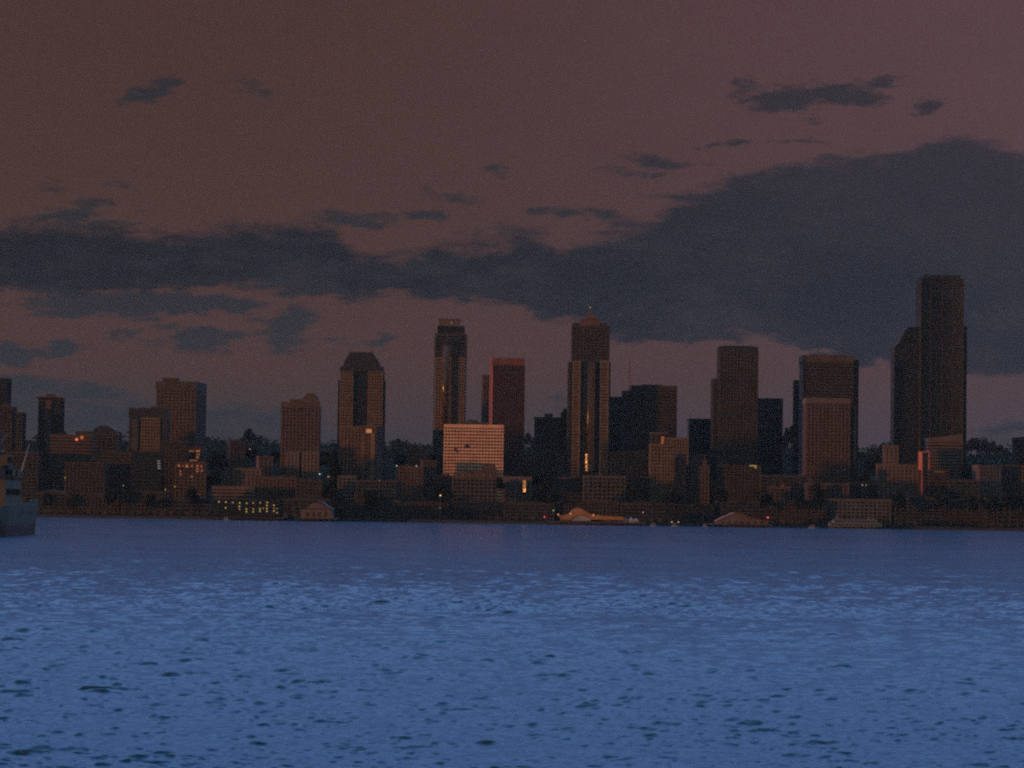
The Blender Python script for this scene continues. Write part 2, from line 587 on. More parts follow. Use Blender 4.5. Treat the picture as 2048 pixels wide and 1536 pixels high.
# ------------------------------------------------------------------ land
def build_land():
    xs = np.linspace(-4190, 4190, 241)
    ys = np.concatenate([np.linspace(2996, 3200, 12), np.linspace(3240, 4300, 36), np.linspace(4350, 6500, 24)])
    rng = np.random.default_rng(5)
    waves = [(rng.uniform(120, 900), rng.uniform(0, 6.28), rng.uniform(0, 6.28)) for _ in range(14)]
    v, f = [], []
    for y in ys:
        h = ground(y)
        k = min(1, max(0, (y - 3600) / 700))
        for x in xs:
            n = sum(math.sin(x * 2 * math.pi / L + a + y * 0.006 * math.cos(b)) for L, a, b in waves) / 14
            v.append((x, y, h + n * 16 * k))
    nx = len(xs)
    for j in range(len(ys) - 1):
        for i in range(nx - 1):
            f.append((j * nx + i, j * nx + i + 1, (j + 1) * nx + i + 1, (j + 1) * nx + i))
    o = mesh_obj('hill', None, v, f, mat('wooded_urban_slope', (0.013, 0.016, 0.012), var=0.5, scale=0.02, rough=1.0, spec=0.0), smooth=True)
    structure(o)
    w = empty('seawall', (0, SHORE, 0))
    for i in range(-30, 30):
        box('wall_panel', w, i * 40.0 + 0.15, i * 40.0 + 39.85, -5.0 + 0.4 * (i % 2), 0.5, -2.0, 3.1 + 0.1 * (i % 3), M_TIMBER)
    tag(w, 'long dark concrete seawall along the waterline below the city', 'seawall')


build_land()

# ------------------------------------------------------------------ building kit
STY = {}


def style(name, core, band=None, pier=None, fh=3.9, bh=1.3, sp=6.0, pw=1.0, pb=0.35, pp=0.55):
    STY[name] = dict(core=core, band=band, pier=pier, fh=fh, bh=bh, sp=sp, pw=pw, pb=pb, pp=pp)


style('fed', G_WARM, M_WHITE, M_WHITE, fh=3.75, bh=1.75, sp=3.6, pw=0.7, pb=0.5, pp=0.4)
style('dark', G_DARK, M_DCONC, M_DCONC, bh=1.2, sp=7, pw=1.0)
style('teal', G_TEAL, M_BLACK, None, bh=1.0)
style('black', G_DARK, M_BLACK, M_BLACK, bh=1.0, sp=5.0, pw=0.7)
style('brownband', G_BRONZE, M_DBROWN, None, bh=1.9)
style('browngrid', G_BRONZE, M_BROWN, M_BROWN, bh=1.5, sp=5.0, pw=1.6)
style('dbrown', G_BRONZE, M_DBROWN, M_DBROWN, bh=1.6, sp=4.5, pw=1.6)
style('bronzepier', G_BRONZE, None, mat('reddish_rib', (0.12, 0.055, 0.042)), sp=2.8, pw=1.3, pp=0.7)
style('redgrid', G_BRONZE, M_RED, M_RED, bh=1.8, sp=4.5, pw=2.0)
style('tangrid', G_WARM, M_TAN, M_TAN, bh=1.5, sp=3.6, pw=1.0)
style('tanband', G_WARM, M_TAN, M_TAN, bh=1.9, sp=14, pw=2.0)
style('palegrid', G_DARK, M_PALE, M_PALE, fh=4.2, bh=1.3, sp=5.2, pw=1.2)
style('pinkgrid', G_BRONZE, M_PINK, M_PINK, bh=1.9, sp=5.0, pw=2.4)
style('conc', G_DARK, M_CONC, M_CONC, bh=1.5, sp=5.0, pw=1.3)
style('redband', G_BRONZE, M_RED, None, bh=2.2)
style('pinkband', G_BRONZE, M_PINK, None, bh=2.2)


class Building:
    """a thing with an empty at its base; px/py are photograph pixels turned into metres at its own distance"""

    def __init__(self, name, label, xc, Y, yaw=0.0, cat='building', base=None, group=None, yref=900):
        self.Y = Y
        self.yref = yref
        self.yaw = rad(yaw)
        self.xc = xc
        self.base = ground(Y) if base is None else base
        p = at(xc, yref, Y)
        self.ox = p.x
        self.e = empty(name, (p.x, Y, self.base), self.yaw)
        tag(self.e, label, cat, group)

    def X(self, px, py=None):
        return (at(px, py or self.yref, self.Y).x - self.ox) / math.cos(self.yaw)

    def Z(self, py, px=None):
        return at(px if px is not None else self.xc, py, self.Y).z - self.base

    def box(self, name, x0, x1, yt, yb, y0, y1, material, py=None):
        return box(name, self.e, self.X(x0, py), self.X(x1, py), y0, y1,
                   (self.Z(yb, (x0 + x1) / 2) if yb is not None else -3.0), self.Z(yt, (x0 + x1) / 2), material)

    def block(self, sty, x0, x1, yt, yb=None, y0=0.0, d=30.0, core='glazed_wall', roof=True, sides=True, py=None, parapet=1.0):
        s = STY[sty]
        xa, xb = self.X(x0, py), self.X(x1, py)
        zt = self.Z(yt, (x0 + x1) / 2)
        zb = self.Z(yb, (x0 + x1) / 2) if yb is not None else -3.0
        y1 = y0 + d
        box(core, self.e, xa, xb, y0, y1, zb, zt, s['core'])
        if s['band']:
            n = max(1, int(round((zt - max(zb, 0)) / s['fh'])))
            fh = (zt - max(zb, 0)) / n
            p = s['pb']
            for k in range(n):
                z = max(zb, 0) + fh * (k + 1)
                hh = s['bh'] * (1.0 if k < n - 1 else 1.25)
                box('floor_band', self.e, xa - p, xb + p, y0 - p, y1 + p, z - hh, z - 0.02 + (0.5 if k == n - 1 else 0), s['band'])
        if s['pier']:
            n = max(2, int(round((xb - xa) / s['sp'])) + 1)
            p, w = s['pp'], s['pw']
            for k in range(n):
                cx = xa + w / 2 + (xb - xa - w) * k / (n - 1)
                box('pier', self.e, cx - w / 2, cx + w / 2, y0 - p, y0 + 0.2, zb, zt - 0.06, s['pier'])
            if sides:
                n = max(2, int(round(d / s['sp'])) + 1)
                n = min(n, 9)
                for k in range(n):
                    cy = y0 + 0.4 + w / 2 + (d - w - 0.5) * k / (n - 1)
                    for xx in ((xa - p, xa + 0.2), (xb - 0.2, xb + p)):
                        box('pier', self.e, xx[0], xx[1], cy - w / 2, cy + w / 2, zb, zt - 0.06, s['pier'])
        if roof:
            rm = s['band'] or s['pier'] or M_ROOF
            box('parapet', self.e, xa - 0.75, xb + 0.75, y0 - 0.75, y1 + 0.75, zt + 0.1, zt + 0.1 + parapet, rm)

    def plant(self, x0, x1, yt, yb, y0=6, y1=16, material=None, py=None):
        return self.box('roof_plant', x0, x1, yt, yb + 1, y0, y1, material or M_DCONC, py)

    def window(self, px, py, w, h, material, y=-0.85, label=None, name='glowing_pane'):
        x = self.X(px, py)
        z = self.Z(py, px)
        k = self.Y / F_PX
        o = box(name, self.e, x - w * k / 2, x + w * k / 2, y - 0.15, y + 0.35, z - h * k / 2, z + h * k / 2, material)
        if label:
            o['label'] = label
        return o

    def profile(self, name, pts, y0, y1, material):
        return prism_y(name, self.e, [(self.X(x, y), self.Z(y, x)) for x, y in pts], y0, y1, material)

    def facet(self, name, px, yt, yb, w, y, material):
        """a flat pane turned to throw the low sun back across the water"""
        x, zt, zb = self.X(px, (yt + yb) / 2), self.Z(yt, px), self.Z(yb, px)
        to_cam = (Vector((0, 0, CAM_H)) - Vector((self.ox + x, self.Y, self.base + (zt + zb) / 2))).normalized()
        h = (SUN_DIR + to_cam)
        h = Vector((h.x, h.y, 0)).normalized()
        t = Vector((-h.y, h.x, 0))
        c = Vector((x, y, 0))
        a, b_, k = c - t * w / 2, c + t * w / 2, h * 0.12
        v = [(p.x, p.y, z) for z in (zb, zt) for p in (a, b_, b_ - k, a - k)]
        return mesh_obj(name, self.e, v, [(0, 1, 2, 3), (4, 5, 6, 7), (0, 1, 5, 4), (1, 2, 6, 5), (2, 3, 7, 6), (3, 0, 4, 7)], material)

    def bay(self, name, x0, x1, yt, yb, y0, bulge, material, n=14):
        """a bowed glass bay standing proud of the facade"""
        xa, xb = self.X(x0, (yt + yb) / 2), self.X(x1, (yt + yb) / 2)
        zt, zb = self.Z(yt, x0), self.Z(yb, x0)
        c, hw = (xa + xb) / 2, (xb - xa) / 2
        v = []
        for z in (zb, zt):
            for i in range(n + 1):
                t = math.pi * i / n
                v.append((c - hw * math.cos(t), y0 - bulge * math.sin(t), z))
        f = [(i, i + 1, n + 2 + i, n + 1 + i) for i in range(n)]
        f += [tuple(range(n + 1)), tuple(range(n + 1, 2 * n + 2)), (0, n + 1, 2 * n + 1, n)]
        o = mesh_obj(name, self.e, v, f, material)
        for k, poly in enumerate(o.data.polygons):
            poly.use_smooth = k < n
        return o


# ------------------------------------------------------------------ towers, from left to right
def towers():
    B = Building
    b = B('office_tower', 'dark slab tower cut by the left edge behind the ship', -15, 3620, yref=800)
    b.block('black', -50, 12, 757, d=35)

    b = B('stepped_block', 'dark stepped block beside the left edge, directly above the ship', 18, 3420, yref=850)
    b.block('dbrown', -30, 24, 814, d=28)
    b.block('dark', 24.6, 44, 826, y0=2, d=24)
    b.plant(2, 16, 808, 813)

    b = B('apartment_tower', 'slim dark tower with overhanging roof slab and reddish central strip', 98, 3450, yref=830)
    b.block('black', 77, 121, 800, d=27)
    b.box('roof_slab', 73.5, 124.5, 793.5, 796.5, -2.2, 29, M_DCONC, 795)
    b.box('roof_post', 76, 78, 796.5, 801, -1.5, 0, M_DCONC, 795)
    b.box('roof_post', 120, 122, 796.5, 801, -1.5, 0, M_DCONC, 795)
    b.box('stair_strip', 91, 102.5, 800, 905, -1.4, 0.5, M_RED, 830)
    b.plant(90, 107, 787.5, 793)

    b = B('office_tower', 'brown tower with a plain dark parapet band and small roof box, left of centre', 356, 3470, yaw=-7, yref=800)
    b.block('browngrid', 312, 392, 778, d=56, roof=False)
    b.box('parapet_band', 311, 393.2, 763, 778.5, -1.0, 57, M_DBROWN, 775)
    b.plant(321, 349, 755, 763, 8, 26, M_DBROWN, py=770)

    b = B('hotel_tower', 'mid-height tower with dark crown standing in front of the brown parapet tower', 295, 3300, yref=850)
    b.block('tangrid', 283, 320, 836, d=22, roof=False)
    b.block('dark', 258, 283, 832, y0=3, d=24, roof=False)
    b.block('dbrown', 320, 333.5, 836, y0=1.5, d=24, roof=False)
    b.box('crown', 257, 334, 816, 836, 2, 26, M_BLACK, 830)
    b.plant(300, 318, 812, 815, 8, 18)
    b.box('balcony_stack', 263, 276, 838, 900, 1.4, 3.0, M_DCONC, 860)

    b = B('apartment_tower', 'reddish brown tower with a half-round gable at its right top', 600, 3200, yref=850)
    b.block('redgrid', 562.5, 638, 812, d=26, roof=False)
    b.box('upper_wall', 562.5, 605, 804, 811.6, 0.2, 25, M_RED, 815)
    b.box('upper_wall', 579, 607, 798, 803.6, 2, 24, M_RED, 815)
    arch = [(604.5, 811.6)] + [(621.5 - 16.5 * math.cos(math.pi * k / 12), 803 - 17 * math.sin(math.pi * k / 12)) for k in range(13)] + [(638.2, 811.6)]
    b.profile('rounded_gable', arch, -0.3, 25, M_RED)
    b.block('pinkgrid', 575, 600, 906, y0=-6, d=5.5)
    b.block('pinkgrid', 606, 640, 906, y0=-6, d=5.5)
    for x, y in ((588, 820), (600, 819), (617, 827)):
        b.window(x, y, 5, 3, M_BLACK, name='dark_opening')

    b = B('office_tower', 'tall tower with sloping mansard top and dark central recess between bronze wings', 721, 3570, yref=800)
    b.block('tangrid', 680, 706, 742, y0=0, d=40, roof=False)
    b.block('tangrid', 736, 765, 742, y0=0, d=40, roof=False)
    b.block('teal', 705.5, 736.5, 742, y0=4, d=36, roof=False)
    b.block('black', 676, 680.3, 760, y0=5, d=32, roof=False)
    b.block('black', 764.8, 767.5, 760, y0=5, d=32, roof=False)
    b.profile('mansard_roof', [(680, 742.5), (680, 733), (687, 732), (689, 722), (700, 704), (745, 704.5), (757, 722), (759, 732.5), (766, 733), (766, 742.5)], -0.6, 40.5, M_BLACK)
    for x in (701, 744):
        b.box('roof_finial', x - 0.8, x + 0.8, 699, 705, 2, 3.5, M_BLACK, 705)
    for k in range(5):
        b.box('recess_rib', 709 + 5.6 * k, 710.4 + 5.6 * k, 742, 850, 3.2, 4.1, M_BLACK, 800)

    b = B('office_block', 'reddish block with vertical ribs and one glowing window below the mansard tower', 730, 3340, yaw=-14, yref=900)
    b.block('redgrid', 680, 752, 854, d=30, roof=True)
    b.box('lift_core', 741.5, 750, 866, 985, -1.4, 0.4, M_TAN, 900)
    b.window(738.5, 862, 11, 7.5, glow('orange_window_light', (1.0, 0.42, 0.16), 0.33), y=-1.2)
    b.box('roof_slab', 722, 752, 851.4, 853.2, -1.5, 36, M_PALE, 854)
    for x in (688, 695, 727):
        b.box('rib', x - 1.2, x + 1.2, 868, 960, -1.3, 0.2, M_TAN, 900)

    # the tall stepped tower with a glowing bay
    b = B('apartment_tower', 'tall slim stepped tower with sawtooth balconies and a glowing central bay', 899, 3450, yref=760)
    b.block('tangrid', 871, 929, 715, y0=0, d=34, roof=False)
    b.block('dark', 869.5, 930.5, 669, 715, y0=0.5, d=33)
    b.block('black', 874, 926, 653, 669, y0=3, d=28)
    b.box('crown', 878, 919.5, 638.5, 653, 5, 26, M_PINK, 650)
    b.box('crown_cap', 876, 921, 637, 639.2, 4.4, 27, M_BROWN, 650)
    b.bay('bow_window', 884, 898, 690, 862, 0, 3.0, G_WARM)
    for k in range(42):
        yy = 694 + 4 * k
        b.box('bay_band', 883, 902, yy - 0.9, yy + 0.6, -2.2, -0.2, M_TAN, 776)
    b.block('black', 903.5, 914.5, 680, 862, y0=-1.0, d=1.2, roof=False, sides=False)
    for k in range(38):
        yy = 674 + 6.4 * k
        for xa, xb in ((866.5, 871), (929, 933)):
            b.box('balcony', xa, xb, yy, yy + 2.6, 1, 9, M_DCONC, 776)
    b.window(903, 645, 2, 2, L_YELLOW2, y=4.8)

    # slab tower with a red-lit edge
    b = B('office_tower', 'dark slab tower with fine vertical ribs, red top band and bright red left edge', 1013, 3600, yaw=9, yref=800)
    b.block('bronzepier', 984.5, 1048.5, 730, d=22, roof=False)
    b.box('top_band', 984, 1049, 716, 730.3, -0.9, 22.6, M_REDROOF, 740)
    b.box('edge_wall', 983.6, 984.8, 730.3, 900, -1.2, 23, mat('sunset_red_edge', (0.75, 0.22, 0.15), var=0.1), 800)  # red sunset light on this edge is put into the wall's colour

    b = B('office_tower', 'narrow reddish tower peeking out behind the left of the red-edged slab', 970, 3760, yref=800, yaw=6)
    b.block('redgrid', 966, 990, 751, d=20)

    b = B('federal_block', 'wide sunlit pale office block with dense rows of windows', 947, 3250, yref=900)
    b.block('fed', 888, 1006, 852, d=26, roof=True, parapet=1.6)
    b.plant(923, 975, 843.5, 850, 6, 20, M_DBROWN)
    b.plant(934, 954, 838.5, 843, 8, 18, M_DCONC)
    b.window(934, 893, 9, 5, M_BLACK, y=-0.75, name='dark_opening')
    b.window(911, 898, 5, 4, M_BLACK, y=-0.75, name='dark_opening')
    b.window(914, 903, 4, 4, M_BLACK, y=-0.75, name='dark_opening')

    b = B('office_block', 'low dark block with rooftop boxes left of the pointed tower', 1100, 3560, yref=860)
    b.block('teal', 1069, 1123, 836, d=30)
    b.block('dark', 1123, 1139, 826, y0=1, d=28)
    b.plant(1089, 1105, 827, 835, 6, 18, M_BLACK)

    # the pointed tower
    b = B('pointed_tower', 'tallest central tower with a pointed roof and glowing tip light', 1180, 3480, yref=780)
    b.block('dark', 1137, 1220, 724, y0=3, d=42, roof=False)
    b.block('dbrown', 1143.5, 1217.5, 652, 724, y0=3.5, d=40)
    for xa, xb in ((1145, 1161), (1200, 1217.5)):
        b.block('tanband', xa, xb, 722, y0=0.0, d=4, roof=False, sides=False)
    b.bay('bow_window', 1170.5, 1190, 724, 945, 2.0, 6.5, G_BAY, n=20)
    for k in range(53):
        yy = 728 + 4.1 * k
        b.box('bay_band', 1176, 1189, yy - 1.0, yy + 0.9, -4.9, 1.0, M_TAN, 834)
    for ya, yb in ((908, 916), (917, 927), (929, 942)):
        b.facet('corner_pane', 1173, ya, yb, 2.8, -5.0, G_FLASH)
    for xa, xb in ((1162.5, 1169.5), (1191.5, 1198.5)):
        b.box('dark_recess', xa, xb, 722, 960, 2.2, 3.3, M_BLACK, 834)
    b.box('crown_wall', 1145, 1215, 645.5, 651, 4, 42, M_DBROWN, 660)
    arch = [(1160, 652)] + [(1180.5 - 20 * math.cos(math.pi * k / 12), 645 - 11 * math.sin(math.pi * k / 12)) for k in range(13)] + [(1201, 652)]
    b.profile('arched_gable', arch, 3.0, 44, mat('dark_red_gable', (0.13, 0.062, 0.048)))
    b.window(1180.5, 646, 8, 5, M_PINK, y=2.8, name='gable_window')
    zr, za = b.Z(646), b.Z(616)
    x0, x1 = b.X(1160, 650), b.X(1202, 650)
    ym, xm = 23.0, (b.X(1166, 650) + b.X(1196, 650)) / 2
    mesh_obj('pyramid_roof', b.e, [(x0, 8, zr), (x1, 8, zr), (x1, 38, zr), (x0, 38, zr), (xm, ym, za)],
             [(0, 1, 4), (1, 2, 4), (2, 3, 4), (3, 0, 4), (0, 3, 2, 1)], M_COPPER)
    tube('spire', b.e, (xm, ym, za - 1), (xm, ym, za + 1.6), 0.5, 0.3, M_BLACK)
    bpy_l = box('tip_light', b.e, xm - 0.75, xm + 0.75, ym - 0.75, ym + 0.75, za + 1.6, za + 3.0, glow('tip_light', (1.0, 0.45, 0.14), 0.42))

    b = B('office_tower', 'narrow dark tower tucked right behind the pointed tower', 1232, 3700, yref=850)
    b.block('teal', 1216, 1248, 795, d=30)

    b = B('office_tower', 'broad flat-topped brown tower with a lower left wing, right of the pointed tower', 1300, 3520, yref=830)
    b.block('brownband', 1263, 1353.5, 778, d=42, roof=False)
    b.box('upper_wall', 1262.4, 1354.2, 771, 778.3, -0.7, 43, M_DBROWN, 790)
    b.block('dark', 1246, 1262, 783, y0=4, d=30)
    b.plant(1282, 1325, 768.5, 771, 8, 30, M_DBROWN)
    b = B('radio_mast', 'thin red lattice radio mast rising behind the broad flat-topped tower', 1259, 3900, cat='mast', yref=750)
    zb, zt = 0, b.Z(714)
    for sx, sy in ((-1.3, -0.8), (1.3, -0.8), (0, 1.4)):
        tube('mast_leg', b.e, (sx, sy, zb), (sx * 0.25, sy * 0.25, zt), 0.34, 0.22, M_REDROOF, 5)
    for k in range(14):
        z = zb + (zt - zb) * (k + 0.5) / 14
        q = 1 - 0.75 * (k + 0.5) / 14
        box('mast_brace', b.e, -1.3 * q, 1.3 * q, -0.2 - 0.6 * q, 0.2 - 0.6 * q, z, z + 0.4, M_REDROOF)

    b = B('office_block', 'tan gridded block with a glowing orange slot near its stepped roof', 1338, 3200, yref=920)
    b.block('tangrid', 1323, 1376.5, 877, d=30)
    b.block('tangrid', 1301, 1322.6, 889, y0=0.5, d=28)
    b.block('dark', 1303, 1322, 868, 889, y0=4, d=20)
    b.box('roof_slab', 1302, 1336, 864.5, 867.5, 3, 26, M_PINK, 870)
    for k in range(3):
        b.window(1325.5 - 0.5 * k, 875 + 5.2 * k, 5, 4, glow('slot_light', (1.0, 0.24, 0.07), 0.26), y=-1.2)

    b = B('office_tower', 'dark teal block just left of the tall square black tower', 1403, 3620, yref=870)
    b.block('teal', 1378.5, 1430, 839, d=36)

    b = B('office_tower', 'tall square black tower with a narrow lower left shoulder', 1474, 3480, yref=800)
    b.block('dbrown', 1439, 1515.5, 699, d=46, roof=False)
    b.box('crown', 1438.4, 1516, 693, 699.3, -0.7, 47, M_BLACK, 710)
    b.plant(1446, 1508, 691, 693, 5, 40, M_BLACK)
    b.block('dark', 1426.5, 1438.3, 758, y0=5, d=34)
    for k in range(3):
        b.box('service_band', 1439, 1515.4, 758 + 70 * k, 763 + 70 * k, -0.75, 0.1, M_BLACK, 800)

    b = B('office_tower', 'dark green-black tower half hidden behind the tall square black tower', 1538, 3720, yref=850)
    b.block('teal', 1508, 1565.5, 798, d=36)

    b = B('office_tower', 'narrow brown-black tower left of the wide banded tower', 1602, 3680, yref=820)
    b.block('black', 1591, 1618, 762, d=30)

    b = B('office_tower', 'wide banded tower with a chamfered right edge and reddish top band', 1661, 3520, yref=800)
    b.block('brownband', 1606, 1707, 724, d=48, roof=False)
    b.block('brownband', 1707.2, 1718.5, 724, y0=9, d=34, roof=False)
    b.box('top_band', 1605, 1708, 711, 723.5, -0.8, 49, M_BROWN, 740)
    b.box('top_band', 1708, 1719, 719, 723.5, 8, 44, M_BROWN, 740)
    b.plant(1620, 1690, 709, 711, 10, 38, M_DBROWN)

    b = B('office_tower', 'reddish brown tower standing in front of the wide banded tower', 1656, 3250, yref=870)
    b.block('redgrid', 1612.5, 1700, 806, d=38, roof=False)
    b.box('top_band', 1612, 1700.6, 796, 806.3, -0.8, 39, M_PINK, 820)
    b.block('dark', 1700.3, 1712, 815, y0=3, d=33)

    # tallest tower at the right
    b = B('skyscraper', 'tallest black tower near the right edge with a lower curved left wing', 1882, 3560, yref=700)
    pts = []

    def bowed(xa, xb, ya, yb_, sag, n=8):
        out = []
        for i in range(n + 1):
            t = i / n
            out.append((xa + (xb - xa) * t, ya + (yb_ - ya) * t + sag * math.sin(math.pi * t)))
        return out
    xa, xb = b.X(1841, 700), b.X(1927, 700)
    front = bowed(xa, xb, 0, 0, 5.0)
    prism_z('main_shaft', b.e, front + [(xb, 44), (xa, 44)], -3, b.Z(556), G_DARK)
    xw = b.X(1790, 700)
    pw = [(1790, 692), (1795, 688), (1801, 683), (1806, 670), (1812, 658), (1818, 654), (1841.5, 653)]
    prism_y('left_wing', b.e, [(xw, -3)] + [(b.X(x, 700), b.Z(y, x)) for x, y in pw] + [(b.X(1841.5, 700), -3)], 4, 38, G_DARK)
    xr = b.X(1935, 700)
    box('right_wing', b.e, xb - 0.5, xr, 5, 40, -3, b.Z(651), G_DARK)
    box('crown', b.e, b.X(1847, 700), b.X(1921, 700), 3, 42, b.Z(556), b.Z(549.5), M_BLACK)
    zt = b.Z(556)
    nfl = 76
    for k in range(nfl):
        z = (k + 1) * zt / nfl
        v, f = [], []
        for zz in (z - 1.1, z - 0.05):
            v += [(x, y - 0.25, zz) for x, y in front] + [(x, y + 0.4, zz) for x, y in reversed(front)]
        n = len(front) * 2
        f = [tuple(range(n)), tuple(range(n, 2 * n))] + [(i, (i + 1) % n, n + (i + 1) % n, n + i) for i in range(n)]
        mesh_obj('floor_band', b.e, v, f, M_BLACK)
    for px in (1841.5, 1862, 1885, 1906, 1926.5):
        x = b.X(px, 700)
        i = min(8, max(0, int(round((x - xa) / (xb - xa) * 8))))
        box('pier', b.e, x - 0.6, x + 0.6, front[i][1] - 0.6, front[i][1] + 0.5, -3, zt - 0.2, M_BRONZE)
    box('edge_strip', b.e, b.X(1839, 700), b.X(1841.6, 700), 1.5, 5, -3, b.Z(653), M_BRONZE)
    for k in range(58):
        z = (k + 1) * b.Z(700) / 58
        box('floor_band', b.e, xw - 0.25, b.X(1839, 700), 3.7, 4.4, z - 1.1, z - 0.05, M_BLACK)

    b = B('office_block', 'reddish block with a slightly slanted roofline at the foot of the tallest black tower', 1884, 3300, yref=910)
    b.block('pinkband', 1857, 1924, 880, d=30, roof=False)
    b.profile('slanted_roof', [(1856.5, 880.5), (1856.5, 876), (1890, 873), (1925, 867.5), (1925, 880.5)], -0.6, 31, M_PINK)

    b = B('apartment_block', 'slender block with a bright red sunlit end wall near the right edge', 1850, 3190, yaw=0, yref=950)
    b.block('dark', 1846, 1859, 905, y0=1.5, d=20, roof=False)
    zt, zb = b.Z(903), b.Z(991)
    # the end wall is turned towards the sunset
    x0, x1 = b.X(1839, 945), b.X(1859, 945)
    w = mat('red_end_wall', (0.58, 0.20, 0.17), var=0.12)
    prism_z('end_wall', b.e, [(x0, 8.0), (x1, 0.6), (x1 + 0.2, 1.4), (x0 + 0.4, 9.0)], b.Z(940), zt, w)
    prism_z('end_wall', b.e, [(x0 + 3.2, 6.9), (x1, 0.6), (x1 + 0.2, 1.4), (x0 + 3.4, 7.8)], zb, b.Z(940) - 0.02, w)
    box('rear_wall', b.e, x0 + 0.8, x1, 9.2, 22, -3, zt - 0.5, M_DBROWN)


towers()


